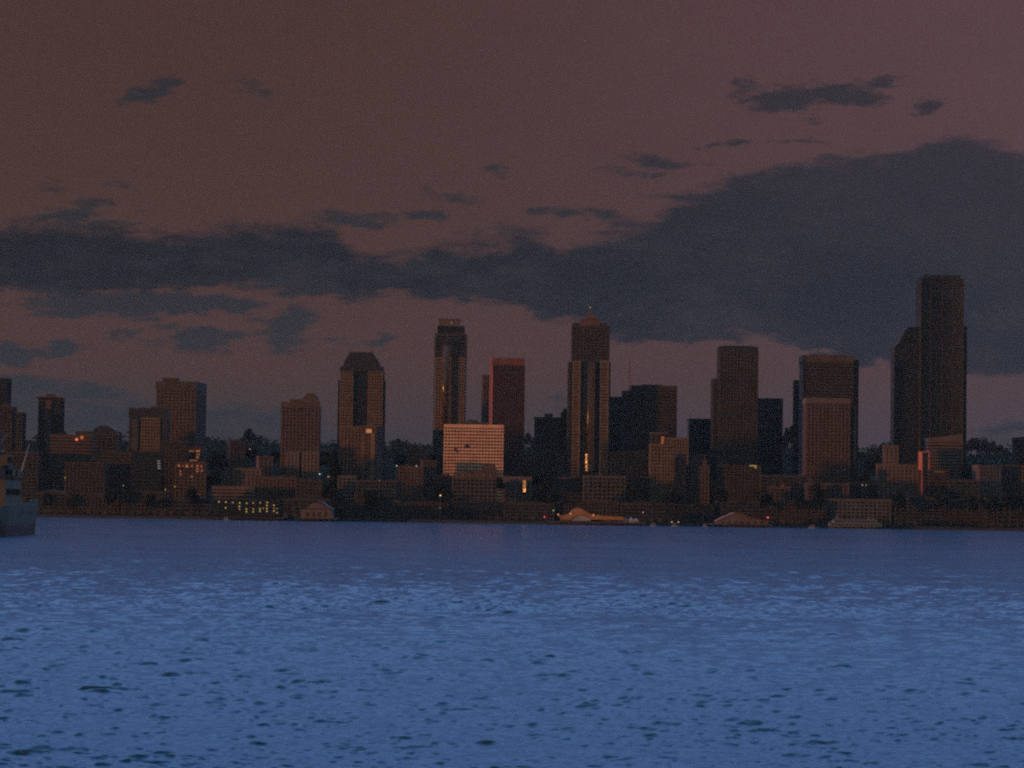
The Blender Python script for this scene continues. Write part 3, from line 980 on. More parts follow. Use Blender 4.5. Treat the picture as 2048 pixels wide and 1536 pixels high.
# ------------------------------------------------------------------ lower city and waterfront
def low_city():
    L = [  # x0, x1, top, distance, yaw, style, depth, label, extras
        (100, 181, 871, 3300, 0, 'redband', 22, 'low reddish block with two glowing orange windows beside the slim dark tower'),
        (22, 76, 905, 3260, 0, 'dark', 24, 'dark flat block between the ship mast and the slim tower foot'),
        (130, 210, 926, 3190, 0, 'dbrown', 22, 'low dark brown block below the reddish one on the left'),
        (205, 262, 905, 3240, 0, 'brownband', 22, 'dark brown block left of the pale-lit window column'),
        (264, 321, 904, 3170, 0, 'teal', 22, 'dark teal block with four pale lit window strips at its right edge'),
        (322, 371, 884, 3230, 0, 'dbrown', 24, 'tall dark brown block below the brown parapet tower'),
        (374, 405, 896, 3200, 0, 'brownband', 18, 'narrow block with amber top windows below the brown parapet tower'),
        (350, 412, 926, 3130, 0, 'browngrid', 20, 'block with scattered amber windows in two rows, left of the tree gap'),
        (459, 489, 884, 3260, 20, 'redgrid', 14, 'narrow orange-lit block left of the tall hilltop tree'),
        (448, 522, 938, 3150, 0, 'pinkgrid', 16, 'pinkish stepped block above the pier with yellow windows'),
        (518, 546, 914, 3210, 16, 'pinkgrid', 14, 'small pinkish block left of the round-gabled tower'),
        (424, 506, 974, 3070, 0, 'pinkband', 16, 'long low pinkish terrace directly above the yellow-lit pier building'),
        (508, 592, 955, 3105, 0, 'redgrid', 18, 'low reddish block under the left half of the round-gabled tower'),
        (592, 644, 962, 3085, 0, 'dbrown', 18, 'low dark brown block under the right half of the round-gabled tower'),
        (676, 712, 953, 3075, 0, 'conc', 18, 'narrow grey gridded block below the ribbed reddish block'),
        (713, 792, 962, 3065, 0, 'dark', 20, 'low dark block right of the narrow grey gridded block'),
        (813, 850, 893, 3310, 0, 'redband', 20, 'reddish square block between hilltop trees, centre left'),
        (846, 873, 922, 3210, 12, 'redgrid', 16, 'reddish block just left of the stepped tower foot'),
        (797, 846, 934, 3180, 0, 'redgrid', 18, 'low reddish block with two small white lights above it'),
        (866, 889, 862, 3330, 0, 'black', 20, 'black block at the foot of the tall stepped tower'),
        (873, 903, 952, 3150, 0, 'black', 18, 'low black block left of the pale arcaded building'),
        (1006, 1047, 908, 3370, 0, 'black', 22, 'dark block right of the wide sunlit office block'),
        (1040, 1074, 912, 3280, 0, 'brownband', 20, 'brown flat block between the red-edged slab and pointed tower'),
        (1074, 1137, 902, 3310, 0, 'dark', 20, 'low dark block left of the pointed tower foot'),
        (1118, 1164, 955, 3110, 0, 'brownband', 18, 'low brown block below the pointed tower, left of the pale concrete frame'),
        (1252, 1300, 958, 3130, 0, 'teal', 18, 'dark teal block right of the pale concrete frame building'),
        (1222, 1300, 905, 3300, 0, 'black', 20, 'black block below the broad flat-topped tower'),
        (1420, 1436, 900, 3260, 0, 'teal', 14, 'thin dark block at the left foot of the tall square black tower'),
        (1436, 1522, 932, 3140, 0, 'dbrown', 20, 'brown block with a yellow lit strip at the foot of the square black tower'),
        (1522, 1614, 952, 3120, 0, 'dark', 20, 'low dark block between the square black tower and reddish tower'),
        (1540, 1580, 975, 3085, 0, 'browngrid', 12, 'small brown house with a reddish dormer near the shore, right of centre'),
        (1614, 1698, 968, 3072, 0, 'browngrid', 18, 'low brown block below the reddish brown tower'),
        (1700, 1756, 966, 3110, 0, 'teal', 18, 'low dark block with paired white and yellow lights beside it'),
        (1757, 1836, 930, 3210, 0, 'pinkgrid', 20, 'purplish block left of the red end wall'),
        (1769, 1797, 892, 3240, 0, 'pinkgrid', 14, 'stepped upper block rising behind the purplish block'),
        (1860, 1898, 940, 3170, 0, 'brownband', 16, 'brown block with yellowish floor strips right of the red end wall'),
        (1898, 1958, 962, 3160, 0, 'dark', 18, 'low dark block below the tallest tower, right side'),
        (1957, 2003, 932, 3190, 18, 'pinkgrid', 16, 'reddish block second from the right edge'),
        (2004, 2070, 932, 3210, 0, 'browngrid', 20, 'brown block at the right edge behind the shore trees'),
        (2031, 2075, 877, 3420, 0, 'dbrown', 22, 'taller dark brown block cut by the right edge'),
        (72, 132, 986, 3060, 0, 'dark', 16, 'low dark shore shed right of the ship'),
        (134, 238, 992, 3052, 0, 'dbrown', 16, 'long dark brown shore shed, second right of the ship'),
        (242, 332, 984, 3046, 0, 'dbrown', 16, 'reddish brown shore shed left of the yellow-lit pier'),
        (334, 422, 1000, 3042, 0, 'dark', 16, 'long black shore shed touching the yellow-lit pier building'),
        (562, 676, 1000, 3046, 0, 'dark', 16, 'dark shore shed behind the small gabled pier shed'),
        (690, 800, 1002, 3042, 0, 'dark', 16, 'dark shore shed below the ribbed reddish block'),
        (802, 898, 1008, 3042, 0, 'dbrown', 16, 'dark brown shore shed left of the pale arcaded building'),
        (902, 1004, 1005, 3044, 0, 'black', 16, 'black shore shed below the pale arcaded building'),
        (1008, 1108, 1008, 3042, 0, 'dark', 16, 'dark shore shed left of the orange pavilion'),
        (1112, 1238, 1004, 3048, 0, 'dbrown', 16, 'dark shore shed right behind the orange pavilion'),
        (1242, 1330, 1008, 3044, 0, 'dark', 16, 'dark shore shed right of the orange pavilion tents'),
        (1332, 1428, 1010, 3044, 0, 'black', 16, 'black shore shed left of the reddish gabled pier shed'),
        (1432, 1556, 1004, 3048, 0, 'dark', 16, 'dark shore shed behind the reddish gabled pier shed'),
        (1560, 1654, 1006, 3046, 0, 'dbrown', 16, 'dark brown shore shed left of the pale ferry'),
        (1658, 1782, 1000, 3052, 0, 'conc', 16, 'grey shore shed behind the pale ferry'),
        (1790, 1892, 998, 3050, 0, 'dark', 16, 'dark shore shed below the red end wall'),
        (1896, 1990, 1004, 3048, 0, 'dbrown', 16, 'dark brown shore shed left of the right-edge shed'),
        (1994, 2075, 1008, 3046, 0, 'dark', 16, 'dark shore shed cut by the right edge'),
    ]
    R = {}
    rng = random.Random(3)
    for x0, x1, yt, Y, yaw, sty, d, label in L:
        nm = 'shore_shed' if 'shore shed' in label else 'city_block'
        b = Building(nm, label, (x0 + x1) / 2, Y, yaw=yaw, yref=(yt + 960) / 2 if yt < 960 else yt + 10)
        b.block(sty, x0, x1, yt, d=d)
        if nm == 'city_block' and x1 - x0 > 20:
            for k in range(rng.randint(1, 3)):
                w = rng.uniform(4, 9)
                c = rng.uniform(x0 + w, x1 - w)
                b.plant(c - w / 2, c + w / 2, yt - rng.uniform(2, 5), yt - 0.5, 3, 9, rng.choice([M_DCONC, M_ROOF, M_DBROWN]), py=yt)
        elif nm == 'shore_shed':
            xa, xb = b.X(x0), b.X(x1)
            n = 3 + int((x1 - x0) / 30)
            for k in range(n):            # loading doors
                c = xa + (xb - xa) * (k + 0.5) / n
                box('door', b.e, c - 2.2, c + 2.2, -0.95, -0.3, -2, 4.2, rng.choice([M_DCONC, M_BLACK, M_DBROWN]))
            z = b.Z(yt)
            if rng.random() < 0.6:
                prism_y('gable_roof', b.e, [(xa - 1, z + 0.9), (xb + 1, z + 0.9), ((xa + xb) / 2, z + 3.6)], -0.9, d + 0.9, M_ROOF)
        R[label] = b
    get = lambda s: next(v for k, v in R.items() if s in k)
    b = get('two glowing orange windows')
    b.window(153.5, 879, 5, 4.5, L_ORANGE, y=-1.0)
    b.window(164, 875, 6, 6, glow('dim_orange_sunset_glow', (1.0, 0.24, 0.08), 0.35), y=-1.0)  # both panes glow in place of a sunset reflection
    b = get('four pale lit window')
    for k, y in enumerate((922, 927, 932, 936.5)):
        b.window(317.5 + 0.3 * k, y, 6, 1.7, L_PALE)
    b = get('narrow block with amber')
    for x, y, w, h in ((396, 902, 8, 4), (383, 902, 10, 2), (396, 909, 7, 3), (395, 915, 6, 4), (387, 921, 16, 2.4)):
        b.window(x, y, w, h, L_AMBER)
    b = get('scattered amber')
    for x, y, w, h in ((358, 931.5, 5, 4), (374, 932.5, 6, 6), (384, 932, 4, 3), (395, 932, 5, 4), (395, 938, 6, 2.5), (395, 943, 6, 2.5),
                       (403, 933, 3, 5), (404, 941, 3, 5), (361, 943, 3, 4), (361.5, 949, 4, 3), (384, 953, 4, 3), (366, 932, 3, 2)):
        b.window(x, y, w, h, L_AMBER)
    b = get('yellow lit strip')
    b.window(1506, 931.5, 14, 2.0, L_YELLOW2)
    b.window(1511, 935, 4, 3, glow('faint_yellow_window_light', (1.0, 0.7, 0.2), 0.22))
    b = get('yellowish floor strips')
    b.window(1878, 944, 20, 1.8, glow('faint_strip_light', (0.9, 0.6, 0.2), 0.035))
    b = get('reddish dormer')
    b.window(1565, 972, 5, 6, M_REDROOF, name='dormer')

    # hall with a rounded roof
    b = Building('rounded_hall', 'dark hall with a rounded roof between the slim tower and the hotel tower', 208, 3380, yref=870)
    b.block('dark', 181, 238, 868, d=24, roof=False)
    b.profile('barrel_roof', [(183, 868)] + [(208 - 23 * math.cos(math.pi * k / 14), 866 - 15 * math.sin(math.pi * k / 14)) for k in range(15)] + [(236, 868)], -0.5, 25, M_BLACK)
    b.plant(150, 182, 862, 872, 4, 18, M_DBROWN)

    # pale arcaded apartment building
    b = Building('arcaded_building', 'pale building with rows of dark bays and brown mansard below the wide sunlit block', 950, 3100, yref=975)
    b.block('palegrid', 905, 994, 956, d=22, roof=False)
    b.profile('mansard_roof', [(904, 956.3), (908, 944), (940, 942), (962, 940), (968, 930), (990, 928), (994, 942), (996, 956.3)], -0.6, 22, M_BROWN)
    for k in range(6):
        b.window(912 + 14 * k, 951, 5, 5, M_TAN, y=-0.9, name='dormer')

    # corner block with the curved stair glazing that catches the sun
    b = Building('corner_block', 'block with a pinkish roof band and a blazing orange curved glass corner', 1034, 3090, yref=970)
    b.block('conc', 1005, 1063, 962, d=20, roof=False)
    b.box('roof_band', 1004, 1064, 953, 962, -0.8, 21, M_PINK, 965)
    b.bay('curved_glass_corner', 1044.5, 1053, 960.5, 986, -0.9, 2.6, G_BAY, n=18)
    for ya, yb in ((961, 967), (968.4, 977), (977.5, 984.5)):
        b.facet('corner_pane', 1048.5, ya, yb, 3.6, -4.6, G_FLASH)
    b.box('glass_transom', 1044, 1053.5, 967.2, 968.2, -3.8, -0.5, M_BLACK, 972)
    b.box('column', 1005.5, 1012, 964, 1003, -2.2, 0.2, M_PALE, 975)
    b.box('column', 1031, 1035, 970, 1003, -1.6, 0.2, M_PALE, 975)

    # open concrete frame
    b = Building('concrete_frame', 'pale three-storey concrete frame building below the pointed tower', 1209, 3085, yref=970)
    b.block('palegrid', 1167, 1251, 953, d=18)
    for k in range(5):
        b.box('balcony', 1172 + 16 * k, 1182 + 16 * k, 968, 970.5, -2.2, -0.7, M_CONC, 970)

    # dark arched slim block and stepped reddish one
    b = Building('arched_block', 'slim dark block with a round top in front of the tan gridded block', 1361, 3120, yref=930)
    b.block('black', 1350, 1372, 914, d=16, roof=False)
    b.profile('barrel_roof', [(1350, 914.2)] + [(1361 - 11 * math.cos(math.pi * k / 10), 914 - 9 * math.sin(math.pi * k / 10)) for k in range(11)] + [(1372, 914.2)], -0.4, 16.5, M_BLACK)
    b = Building('stepped_block', 'reddish stepped block right of the slim dark round-topped block', 1397, 3130, yref=930)
    b.block('redgrid', 1375, 1419, 934, d=20)
    b.block('redgrid', 1384, 1414, 921, 934, y0=2, d=15)
    b.block('redgrid', 1389, 1411, 911, 921, y0=4, d=11)


low_city()


# ------------------------------------------------------------------ piers
def pier(label, x0, x1, yb, length=70.0):
    """timber deck on rows of piles, standing out from the seawall"""
    Y = SHORE - 5.2 - length
    p = at((x0 + x1) / 2, yb, Y)
    e = empty('pier', (p.x, Y, 0))
    tag(e, label, 'pier')
    hw = (at(x1, yb, Y).x - at(x0, yb, Y).x) / 2
    box('deck', e, -hw, hw, 0, length, 2.6, 3.4, M_TIMBER)
    n = max(4, int(hw * 2 / 5))
    for r in range(3):
        for k in range(n):
            x = -hw + 1 + (2 * hw - 2) * k / (n - 1)
            tube('pile', e, (x, 1 + r * 6, -3), (x, 1 + r * 6, 2.6), 0.35, 0.32, M_TIMBER, 6)
    box('fender_beam', e, -hw, hw, -0.4, 0.0, 1.4, 2.0, M_TIMBER)
    return e, Y


def piers():
    # yellow-lit pier building
    pier('dark pier carrying the yellow-lit building, left of centre', 420, 566, 1040)
    b = Building('pier_hotel', 'dark building on a pier with rows of small yellow lit windows', 492, 2950, base=3.4, yref=1015)
    b.block('black', 426, 560, 1000, d=26, roof=True)
    pts = [(438, 1003.5), (452, 1004), (466, 1005), (479.4, 1006), (493.5, 1006.5), (506.6, 1006), (520.5, 1005.4), (534.5, 1005),
           (451.4, 1015.6), (479, 1012.7), (479, 1018), (493, 1018), (493, 1023.5), (506.6, 1018), (506.6, 1023.7), (520, 1017.5),
           (520, 1022.5), (534, 1011), (534, 1017), (534, 1022.5), (548, 1010.6), (548, 1022), (554, 1025.6)]
    dim = {2, 5, 6, 10, 13, 22}
    for k, (x, y) in enumerate(pts):
        b.window(x, y, 2.5, 2.5, L_YELLOW2 if k in dim else L_YELLOW)
    for x, y in ((527, 1016.5), (548, 1016.5), (554, 1017.5)):
        b.window(x, y, 2, 2, L_YELLOW2)

    # small gabled shed
    pier('dark pier under the small pinkish gabled shed', 588, 672, 1042)
    b = Building('pier_shed', 'small pinkish gabled shed on a pier left of the ribbed reddish block', 632, 2945, base=3.4, yref=1022)
    b.profile('front_wall', [(602, 1036), (602, 1019), (616, 1012), (622, 1007), (632, 1004.5), (643, 1007), (650, 1013), (663, 1020), (663, 1037)], 0, 40, M_PINK)
    b.box('window_strip', 608, 652, 1016.5, 1018.6, -0.3, 0.2, M_BLACK, 1020)
    for x in (612, 624, 636, 648):
        b.box('door', x, x + 6, 1024, 1034, -0.25, 0.2, M_DBROWN, 1022)
    b.profile('roof', [(600, 1019.5), (615.6, 1011), (622, 1005.5), (632, 1003), (643.4, 1005.5), (650.4, 1011.6), (665, 1020), (665, 1018.6), (651, 1010), (643.6, 1004), (632, 1001.6), (621.6, 1004), (615, 1009.6), (600, 1018)], -0.8, 41, M_ROOF)

    # orange pavilion
    pier('dark pier under the orange canopy pavilion', 1096, 1292, 1048)
    b = Building('pavilion', 'orange wavy canopy pavilion with a pale arch on the waterfront pier', 1180, 2940, base=3.4, yref=1030)
    crest = [(1114, 1027), (1118, 1030.5), (1126, 1031), (1134, 1029.5), (1139, 1026.5), (1144, 1021.5), (1150, 1017.5), (1156, 1016), (1162, 1017),
             (1168, 1020.5), (1175, 1025), (1183, 1029), (1190, 1030.5), (1205, 1031.5), (1247, 1034)]
    low_ = [(1247, 1040), (1190, 1039), (1183, 1039), (1180, 1035), (1172, 1031), (1164, 1029.5), (1156, 1030.5), (1148, 1034), (1143, 1038.5), (1140, 1039.5), (1122, 1039)]
    b.profile('canopy', crest + low_, 0, 26, M_ORANGE)
    arch = [(1142, 1041.5)] + [(1162.5 - 19 * math.cos(math.pi * k / 12), 1040.5 - 9.5 * math.sin(math.pi * k / 12)) for k in range(13)] + [(1183, 1041.5)]
    b.profile('pale_arch', arch, 1.0, 2.0, M_CANVAS)
    b.box('rear_wall', 1122, 1247, 1033, 1043, 10, 25, M_TAN, 1035)
    for x, y in ((1116.5, 1029), (1141.5, 1028), (1187, 1030)):
        b.window(x, y, 2.6, 3, glow('pavilion_lamp_light', (1.0, 0.5, 0.22), 0.55), y=-0.5, name='lamp')
    b.window(1196, 1031, 4, 1.4, glow('pavilion_strip_light', (0.9, 0.6, 0.2), 0.12), y=-0.5, name='lamp')
    for k in range(6):
        x = 1196 + 9.5 * k
        b.box('post', x, x + 1, 1034, 1043, 0.2, 0.8, M_TIMBER, 1038)
    for k, (xc, yt, w) in enumerate(((1251, 1033, 11), (1262, 1034, 10), (1272, 1036, 12))):
        t = Building('tent', ('pinkish', 'middle pale', 'grey-white')[k] + ' peaked tent right of the orange pavilion', xc, 2940, base=3.4, cat='tent', group='tents beside the pavilion', yref=1040)
        x0, x1 = t.X(xc - w / 2), t.X(xc + w / 2)
        z0, z1 = t.Z(1041), t.Z(yt)
        m = (0 + x0 + x1) / 2
        mesh_obj('tent_roof', t.e, [(x0, 0, z0), (x1, 0, z0), (x1, 6, z0), (x0, 6, z0), (m, 3, z1)],
                 [(0, 1, 4), (1, 2, 4), (2, 3, 4), (3, 0, 4)], (M_PINK, M_CANVAS, M_STEEL)[k])
        box('tent_wall', t.e, x0 + 0.3, x1 - 0.3, 0.3, 5.7, 0, z0, (M_PINK, M_CANVAS, M_STEEL)[k])

    # reddish gabled shed
    pier('dark pier under the reddish gabled shed, right of centre', 1424, 1546, 1054)
    b = Building('pier_shed', 'reddish gabled pier shed with a long low wing, right of centre', 1482, 2945, base=3.4, yref=1038)
    b.profile('front_wall', [(1434, 1048), (1434, 1043), (1450, 1035), (1464, 1030), (1470, 1026.5), (1481, 1026.5), (1492, 1033), (1500, 1037), (1510, 1039), (1530, 1042.5), (1536, 1044), (1536, 1049)], 0, 34, M_PINK)
    b.profile('roof', [(1432, 1043.4), (1449.6, 1034.4), (1463.6, 1029.2), (1469.6, 1025.8), (1481.4, 1025.8), (1492.6, 1032.4), (1500.4, 1036.2), (1510, 1038.2), (1530.4, 1041.8), (1538, 1043.6), (1538, 1042.4), (1530.6, 1040.6), (1510, 1037), (1501, 1035), (1493, 1031.2), (1481.6, 1024.6), (1469.4, 1024.6), (1463, 1028), (1449, 1033.2), (1432, 1042)], -0.8, 35, M_REDROOF)
    for k in range(7):
        b.box('door', 1442 + 13 * k, 1448 + 13 * k, 1042.5, 1048, -0.3, 0.2, M_DBROWN, 1040)

    # pale ferry
    b = Building('ferry', 'pale double-deck ferry moored at the shore towards the right', 1710, 2970, base=0.0, cat='ferry', yref=1045)
    xa, xb = b.X(1658), b.X(1766)
    hull = [(xa, 6), (xa + 6, 1), (xb - 6, 1), (xb, 6), (xb, 12), (xb - 6, 17), (xa + 6, 17), (xa, 12)]
    prism_z('hull', b.e, [(x * 0.97, y) for x, y in hull], -1.0, 2.6, M_SHIPD, hull)
    m_f = mat('pale_ferry_paint', (0.15, 0.165, 0.17), rough=0.6)
    box('car_deck_side', b.e, xa + 1, xb - 1, 1.2, 16.8, 2.6, 6.2, m_f)
    n = 14
    for k in range(n):
        x = xa + 3 + (xb - xa - 8) * k / (n - 1)
        box('side_opening', b.e, x, x + 2.2, 1.0, 1.5, 3.6, 5.2, M_BLACK)
    box('passenger_deck', b.e, xa + 6, xb - 6, 2.2, 15.8, 6.2, 9.6, m_f)
    for k in range(n):
        x = xa + 8 + (xb - xa - 18) * k / (n - 1)
        box('window', b.e, x, x + 1.9, 2.0, 2.5, 7.2, 8.8, G_DARK)
    box('sun_deck', b.e, xa + 5.5, xb - 5.5, 1.9, 16.1, 9.6, 10.1, m_f)
    for x in (xa + 9, xb - 15):
        box('wheelhouse', b.e, x, x + 6, 5, 13, 10.1, 13.0, m_f)
        box('window', b.e, x + 0.4, x + 5.6, 4.8, 5.2, 11.2, 12.4, G_DARK)
    box('funnel', b.e, -2, 2, 7, 11, 10.1, 14.0, M_SHIPD)
    b.window(1665, 1043, 6, 1.6, glow('ferry_lamp_light', (0.6, 0.8, 0.35), 0.10), y=0.6, name='lamp')

    # small boats along the seawall
    for x, w, label in ((1308, 16, 'small pale boat with a flat canopy moored right of the pavilion tents'),
                        (1350, 14, 'small boat with two warm cabin lights moored right of centre'),
                        (1411, 11, 'tiny pale cabin boat moored left of the reddish gabled shed'),
                        (1626, 20, 'small dim workboat moored left of the pale ferry'),
                        (453, 13, 'small pale motorboat moored below the yellow-lit pier building')):
        yb = 1048 + (x - 1024) * 0.0142
        b = Building('moored_boat', label, x, 2915, base=0.0, cat='boat', yref=yb)
        h = w / 2 * 2915 / F_PX
        hull = [(-h, 0), (-h * 0.9, -1.6), (h * 0.5, -1.6), (h, 0), (h * 0.5, 1.6), (-h * 0.9, 1.6)]
        prism_z('hull', b.e, [(px * 0.9, py * 0.8) for px, py in hull], -0.4, 1.3, M_BOAT, hull)
        box('cabin', b.e, -h * 0.6, h * 0.25, -1.1, 1.1, 1.3, 3.0, M_BOAT)
        box('window', b.e, -h * 0.5, h * 0.15, -1.2, -0.9, 1.9, 2.6, G_DARK)
        box('cabin_roof', b.e, -h * 0.75, h * 0.4, -1.4, 1.4, 3.0, 3.25, M_CANVAS)
        tube('mast', b.e, (0, 0, 3.2), (0, 0, 6.0), 0.08, 0.05, M_STEEL, 6)
        if x == 1350:
            for s in (-3.5, 3.5):
                box('cabin_light', b.e, s - 0.7, s + 0.7, -1.6, -1.25, 4.2, 5.3, glow('cabin_lamp_light', (1.0, 0.75, 0.35), 0.5))


piers()


# ------------------------------------------------------------------ street lamps and signal lights
def lamps():
    def lamp(px, py, Y, material, label, size=1.25, name='street_lamp', cat='street lamp', group='street lamps along the shore'):
        p = at(px, py, Y)
        g = min(ground(Y) if Y > 2995 else 3.4, p.z - 2.5)
        e = empty(name, (p.x, Y, g))
        tag(e, label, cat, group)
        h = p.z - g
        tube('pole', e, (0, 0, -0.5), (0, 0, h + 0.5), 0.14, 0.09, M_STEEL, 6)
        box('arm', e, -0.08, 0.08, -1.2, 0.0, h + 0.42, h + 0.56, M_STEEL)
        s = size
        box('lamp_head', e, -s / 2, s / 2, -1.2 - s / 2, -1.2 + s / 2, h + 0.0 - s * 0.42, h + 0.38, material)
    lamp(130.5, 955.5, 3120, L_YELLOW, 'yellow street lamp above the shed right of the ship')
    lamp(247, 971, 3040, L_YELLOW2, 'faint street lamp below the hotel tower')
    lamp(331, 979, 3040, L_YELLOW, 'yellow street lamp left of the yellow-lit pier building')
    lamp(350, 973, 3120, L_YELLOW2, 'faint lamp just right of the yellow one below the brown tower', 1.6)
    lamp(639.5, 948, 3078, L_WHITE, 'white street lamp at the right foot of the round-gabled tower')
    lamp(657, 953, 3070, L_YELLOW2, 'greenish yellow street lamp between the round-gabled tower and ribbed block', 1.9)
    lamp(793.5, 931.5, 3160, L_WHITE, 'small white lamp right of the ribbed reddish block', 0.9)
    lamp(833, 932, 3160, L_WHITE, 'small white lamp above the low reddish block', 0.9)
    lamp(881, 990.5, 3030, L_WARM, 'bright warm street lamp left of the pale arcaded building', 1.7)
    lamp(880, 1016, 3020, L_YELLOW2, 'faint street lamp near the water below the bright warm lamp', 1.0)
    lamp(759, 961, 3058, L_YELLOW2, 'faint street lamp right of the narrow grey gridded block', 0.9)
    lamp(500, 898, 3300, glow('pink_lamp_light', (1.0, 0.42, 0.26), 0.55), 'pinkish lamp under the tall hilltop tree', 1.5)
    lamp(1286, 1025, 3036, L_WHITE, 'small white lamp above the pavilion tents', 0.7)
    lamp(1724.5, 970, 3090, glow('cool_lamp_light', (0.75, 0.8, 0.9), 0.5), 'small cool white lamp left of the purplish block', 1.2)
    lamp(1732, 970, 3090, L_YELLOW2, 'small yellow lamp next to the cool white one', 1.4)
    lamp(1971, 998, 3044, glow('brownish_lamp_light', (1.0, 0.6, 0.3), 0.12), 'dim lamp below the reddish block near the right edge', 1.4)
    lamp(2019, 1003, 3040, glow('dim_orange_lamp_light', (1.0, 0.5, 0.2), 0.18), 'dim orange lamp nearest the right edge', 1.5)
    g = 'signal lights on the piers'
    lamp(1089, 1033.5, 2930, L_RED, 'red signal light left of the orange pavilion', 1.7, 'signal_light', 'signal light', g)
    lamp(1107, 1020.5, 2960, L_GREEN, 'green signal light just left of the orange pavilion', 1.5, 'signal_light', 'signal light', g)
    lamp(1535.5, 1034.5, 2930, L_RED, 'red signal light at the right end of the reddish gabled shed', 2.0, 'signal_light', 'signal light', g)


lamps()


# ------------------------------------------------------------------ ship
def ship():
    A = Vector((-156.2, 905.0)) * 1.535
    ang = math.atan2(7.0, -105.0)
    e = empty('ship', (A.x, A.y, 0), ang + math.pi / 2)   # local -Y' runs from stern to bow; +X' is the side we see
    tag(e, 'grey ship with dark bottom paint cut by the left edge', 'ship')
    e.rotation_euler = (0, 0, math.atan2(7.0, 105.0))
    e.scale = (1.5, 1.5, 1.5)
    Lh = 118.0
    wl = [(0, 0), (0, -Lh * 0.72), (-4, -Lh * 0.88), (-10, -Lh * 0.97), (-16, -Lh * 0.88), (-20, -Lh * 0.72), (-20, 0)]
    dk = [(1.0, 1.0), (1.2, -Lh * 0.74), (-2, -Lh * 0.93), (-10, -Lh * 1.06), (-18, -Lh * 0.93), (-21.2, -Lh * 0.74), (-21, 1.0)]

    def lerp(t):
        return [(a[0] + (b_[0] - a[0]) * t, a[1] + (b_[1] - a[1]) * t) for a, b_ in zip(wl, dk)]
    prism_z('bottom_paint', e, [(x * 0.99, y * 0.99) for x, y in wl], -2.0, 3.4, M_BOOT, lerp(0.32))
    prism_z('hull', e, lerp(0.33), 3.4, 9.6, M_SHIP, dk)
    # bulwark plates along the near side and round the stern
    for k in range(6):
        y1 = 0.8 - k * 14.5
        box('bulwark_plate', e, 0.7, 1.0, y1 - 14.2, y1, 9.6, 10.7 + (1.2 if k == 0 else 0), M_SHIP)
    box('bulwark_plate', e, -20, 0.6, 0.5, 0.8, 9.6, 11.9, M_SHIP)
    for k in range(7):
        y = -2.0 - 3.0 * k
        tube('rail_post', e, (0.3, y, 9.6), (0.3, y, 11.1), 0.07, 0.07, M_BOAT, 5)
    tube('railing', e, (0.3, 0.0, 11.2), (0.3, -20.5, 11.2), 0.16, 0.16, M_BOAT, 5)
    box('aft_house', e, -16, -4.0, -24, -8, 9.6, 14.6, M_SHIP)
    box('aft_house_upper', e, -14, -6.0, -22, -10, 14.6, 20.0, M_SHIPD)
    box('main_house', e, -18, -1.5, -74, -30, 9.6, 17.5, M_SHIP)
    box('bridge_deck', e, -17, -3.0, -70, -40, 17.5, 22.0, M_SHIPD)
    box('bridge', e, -18, -2.0, -66, -52, 22.0, 25.5, M_SHIP)
    for k in range(8):
        box('window', e, -1.7, -1.2, -72 + 5 * k, -69.6 + 5 * k, 13.0, 14.8, G_DARK)
    for k in range(5):
        box('window', e, -2.2, -1.7, -65 + 2.6 * k, -63.2 + 2.6 * k, 23.2, 24.8, G_DARK)
    tube('funnel', e, (-9, -36, 17.5), (-9, -37, 27), 3.4, 2.8, M_SHIPD, 14)
    # lattice mast with crosstrees
    for sx, sy in ((-2.2, -2.2), (2.2, -2.2), (2.2, 2.2), (-2.2, 2.2)):
        tube('mast_leg', e, (-10 + sx, -56 + sy, 25.5), (-10 + sx * 0.3, -56 + sy * 0.3, 40), 0.3, 0.2, M_SHIPD, 5)
    for z, w in ((31, 4.0), (35, 5.5), (39, 3.0)):
        box('crosstree', e, -10 - w, -10 + w, -56.3, -55.7, z, z + 0.5, M_SHIPD)
    tube('mast_pole', e, (-10, -56, 39), (-10, -56, 44), 0.2, 0.1, M_SHIPD, 5)
    # stern crane: post and slanting boom
    tube('crane_post', e, (-4.8, -5, 9.6), (-4.8, -5, 21.0), 0.75, 0.5, M_SHIP, 8)
    tube('crane_boom', e, (-4.5, -5, 19.8), (-1.9, -4, 30.0), 0.35, 0.2, M_STEEL, 6)
    for x, h in ((-9.5, 17.0), (-12.5, 15.5)):
        tube('vent_post', e, (x, -5, 9.6), (x, -5, h), 0.55, 0.5, M_SHIPD, 8)
    for k in range(9):
        y = -28.0 - 5.5 * k
        tube('rail_post', e, (-1.2, y, 17.5), (-1.2, y, 18.9), 0.07, 0.07, M_SHIP, 5)
    tube('railing', e, (-1.2, -28, 18.9), (-1.2, -74, 18.9), 0.09, 0.09, M_SHIP, 5)
    tube('stay_wire', e, (-10, -56, 42), (-5, -3, 12), 0.07, 0.07, M_SHIPD, 4)
    tube('stay_wire', e, (-10, -56, 40), (-8, -110, 12), 0.07, 0.07, M_SHIPD, 4)
    tube('derrick_post', e, (-14, -20, 20.0), (-14, -20, 36.0), 0.6, 0.35, M_SHIPD, 8)
    tube('derrick_boom', e, (-14, -20, 22.0), (-9, -8, 33.0), 0.3, 0.18, M_SHIPD, 6)
    box('radar_mast', e, -12.5, -7.5, -40, -36, 25.0, 33.0, M_SHIPD)
    box('lifeboat', e, -2.6, -0.9, -46, -38, 18.9, 21.0, M_SHIP)
    box('lifeboat', e, -2.6, -0.9, -60, -52, 18.9, 21.0, M_SHIP)
    for k in range(6):
        tube('porthole', e, (0.55, -10 - 8.0 * k, 7.4), (0.95, -10 - 8.0 * k, 7.4), 0.45, 0.45, G_DARK, 10)
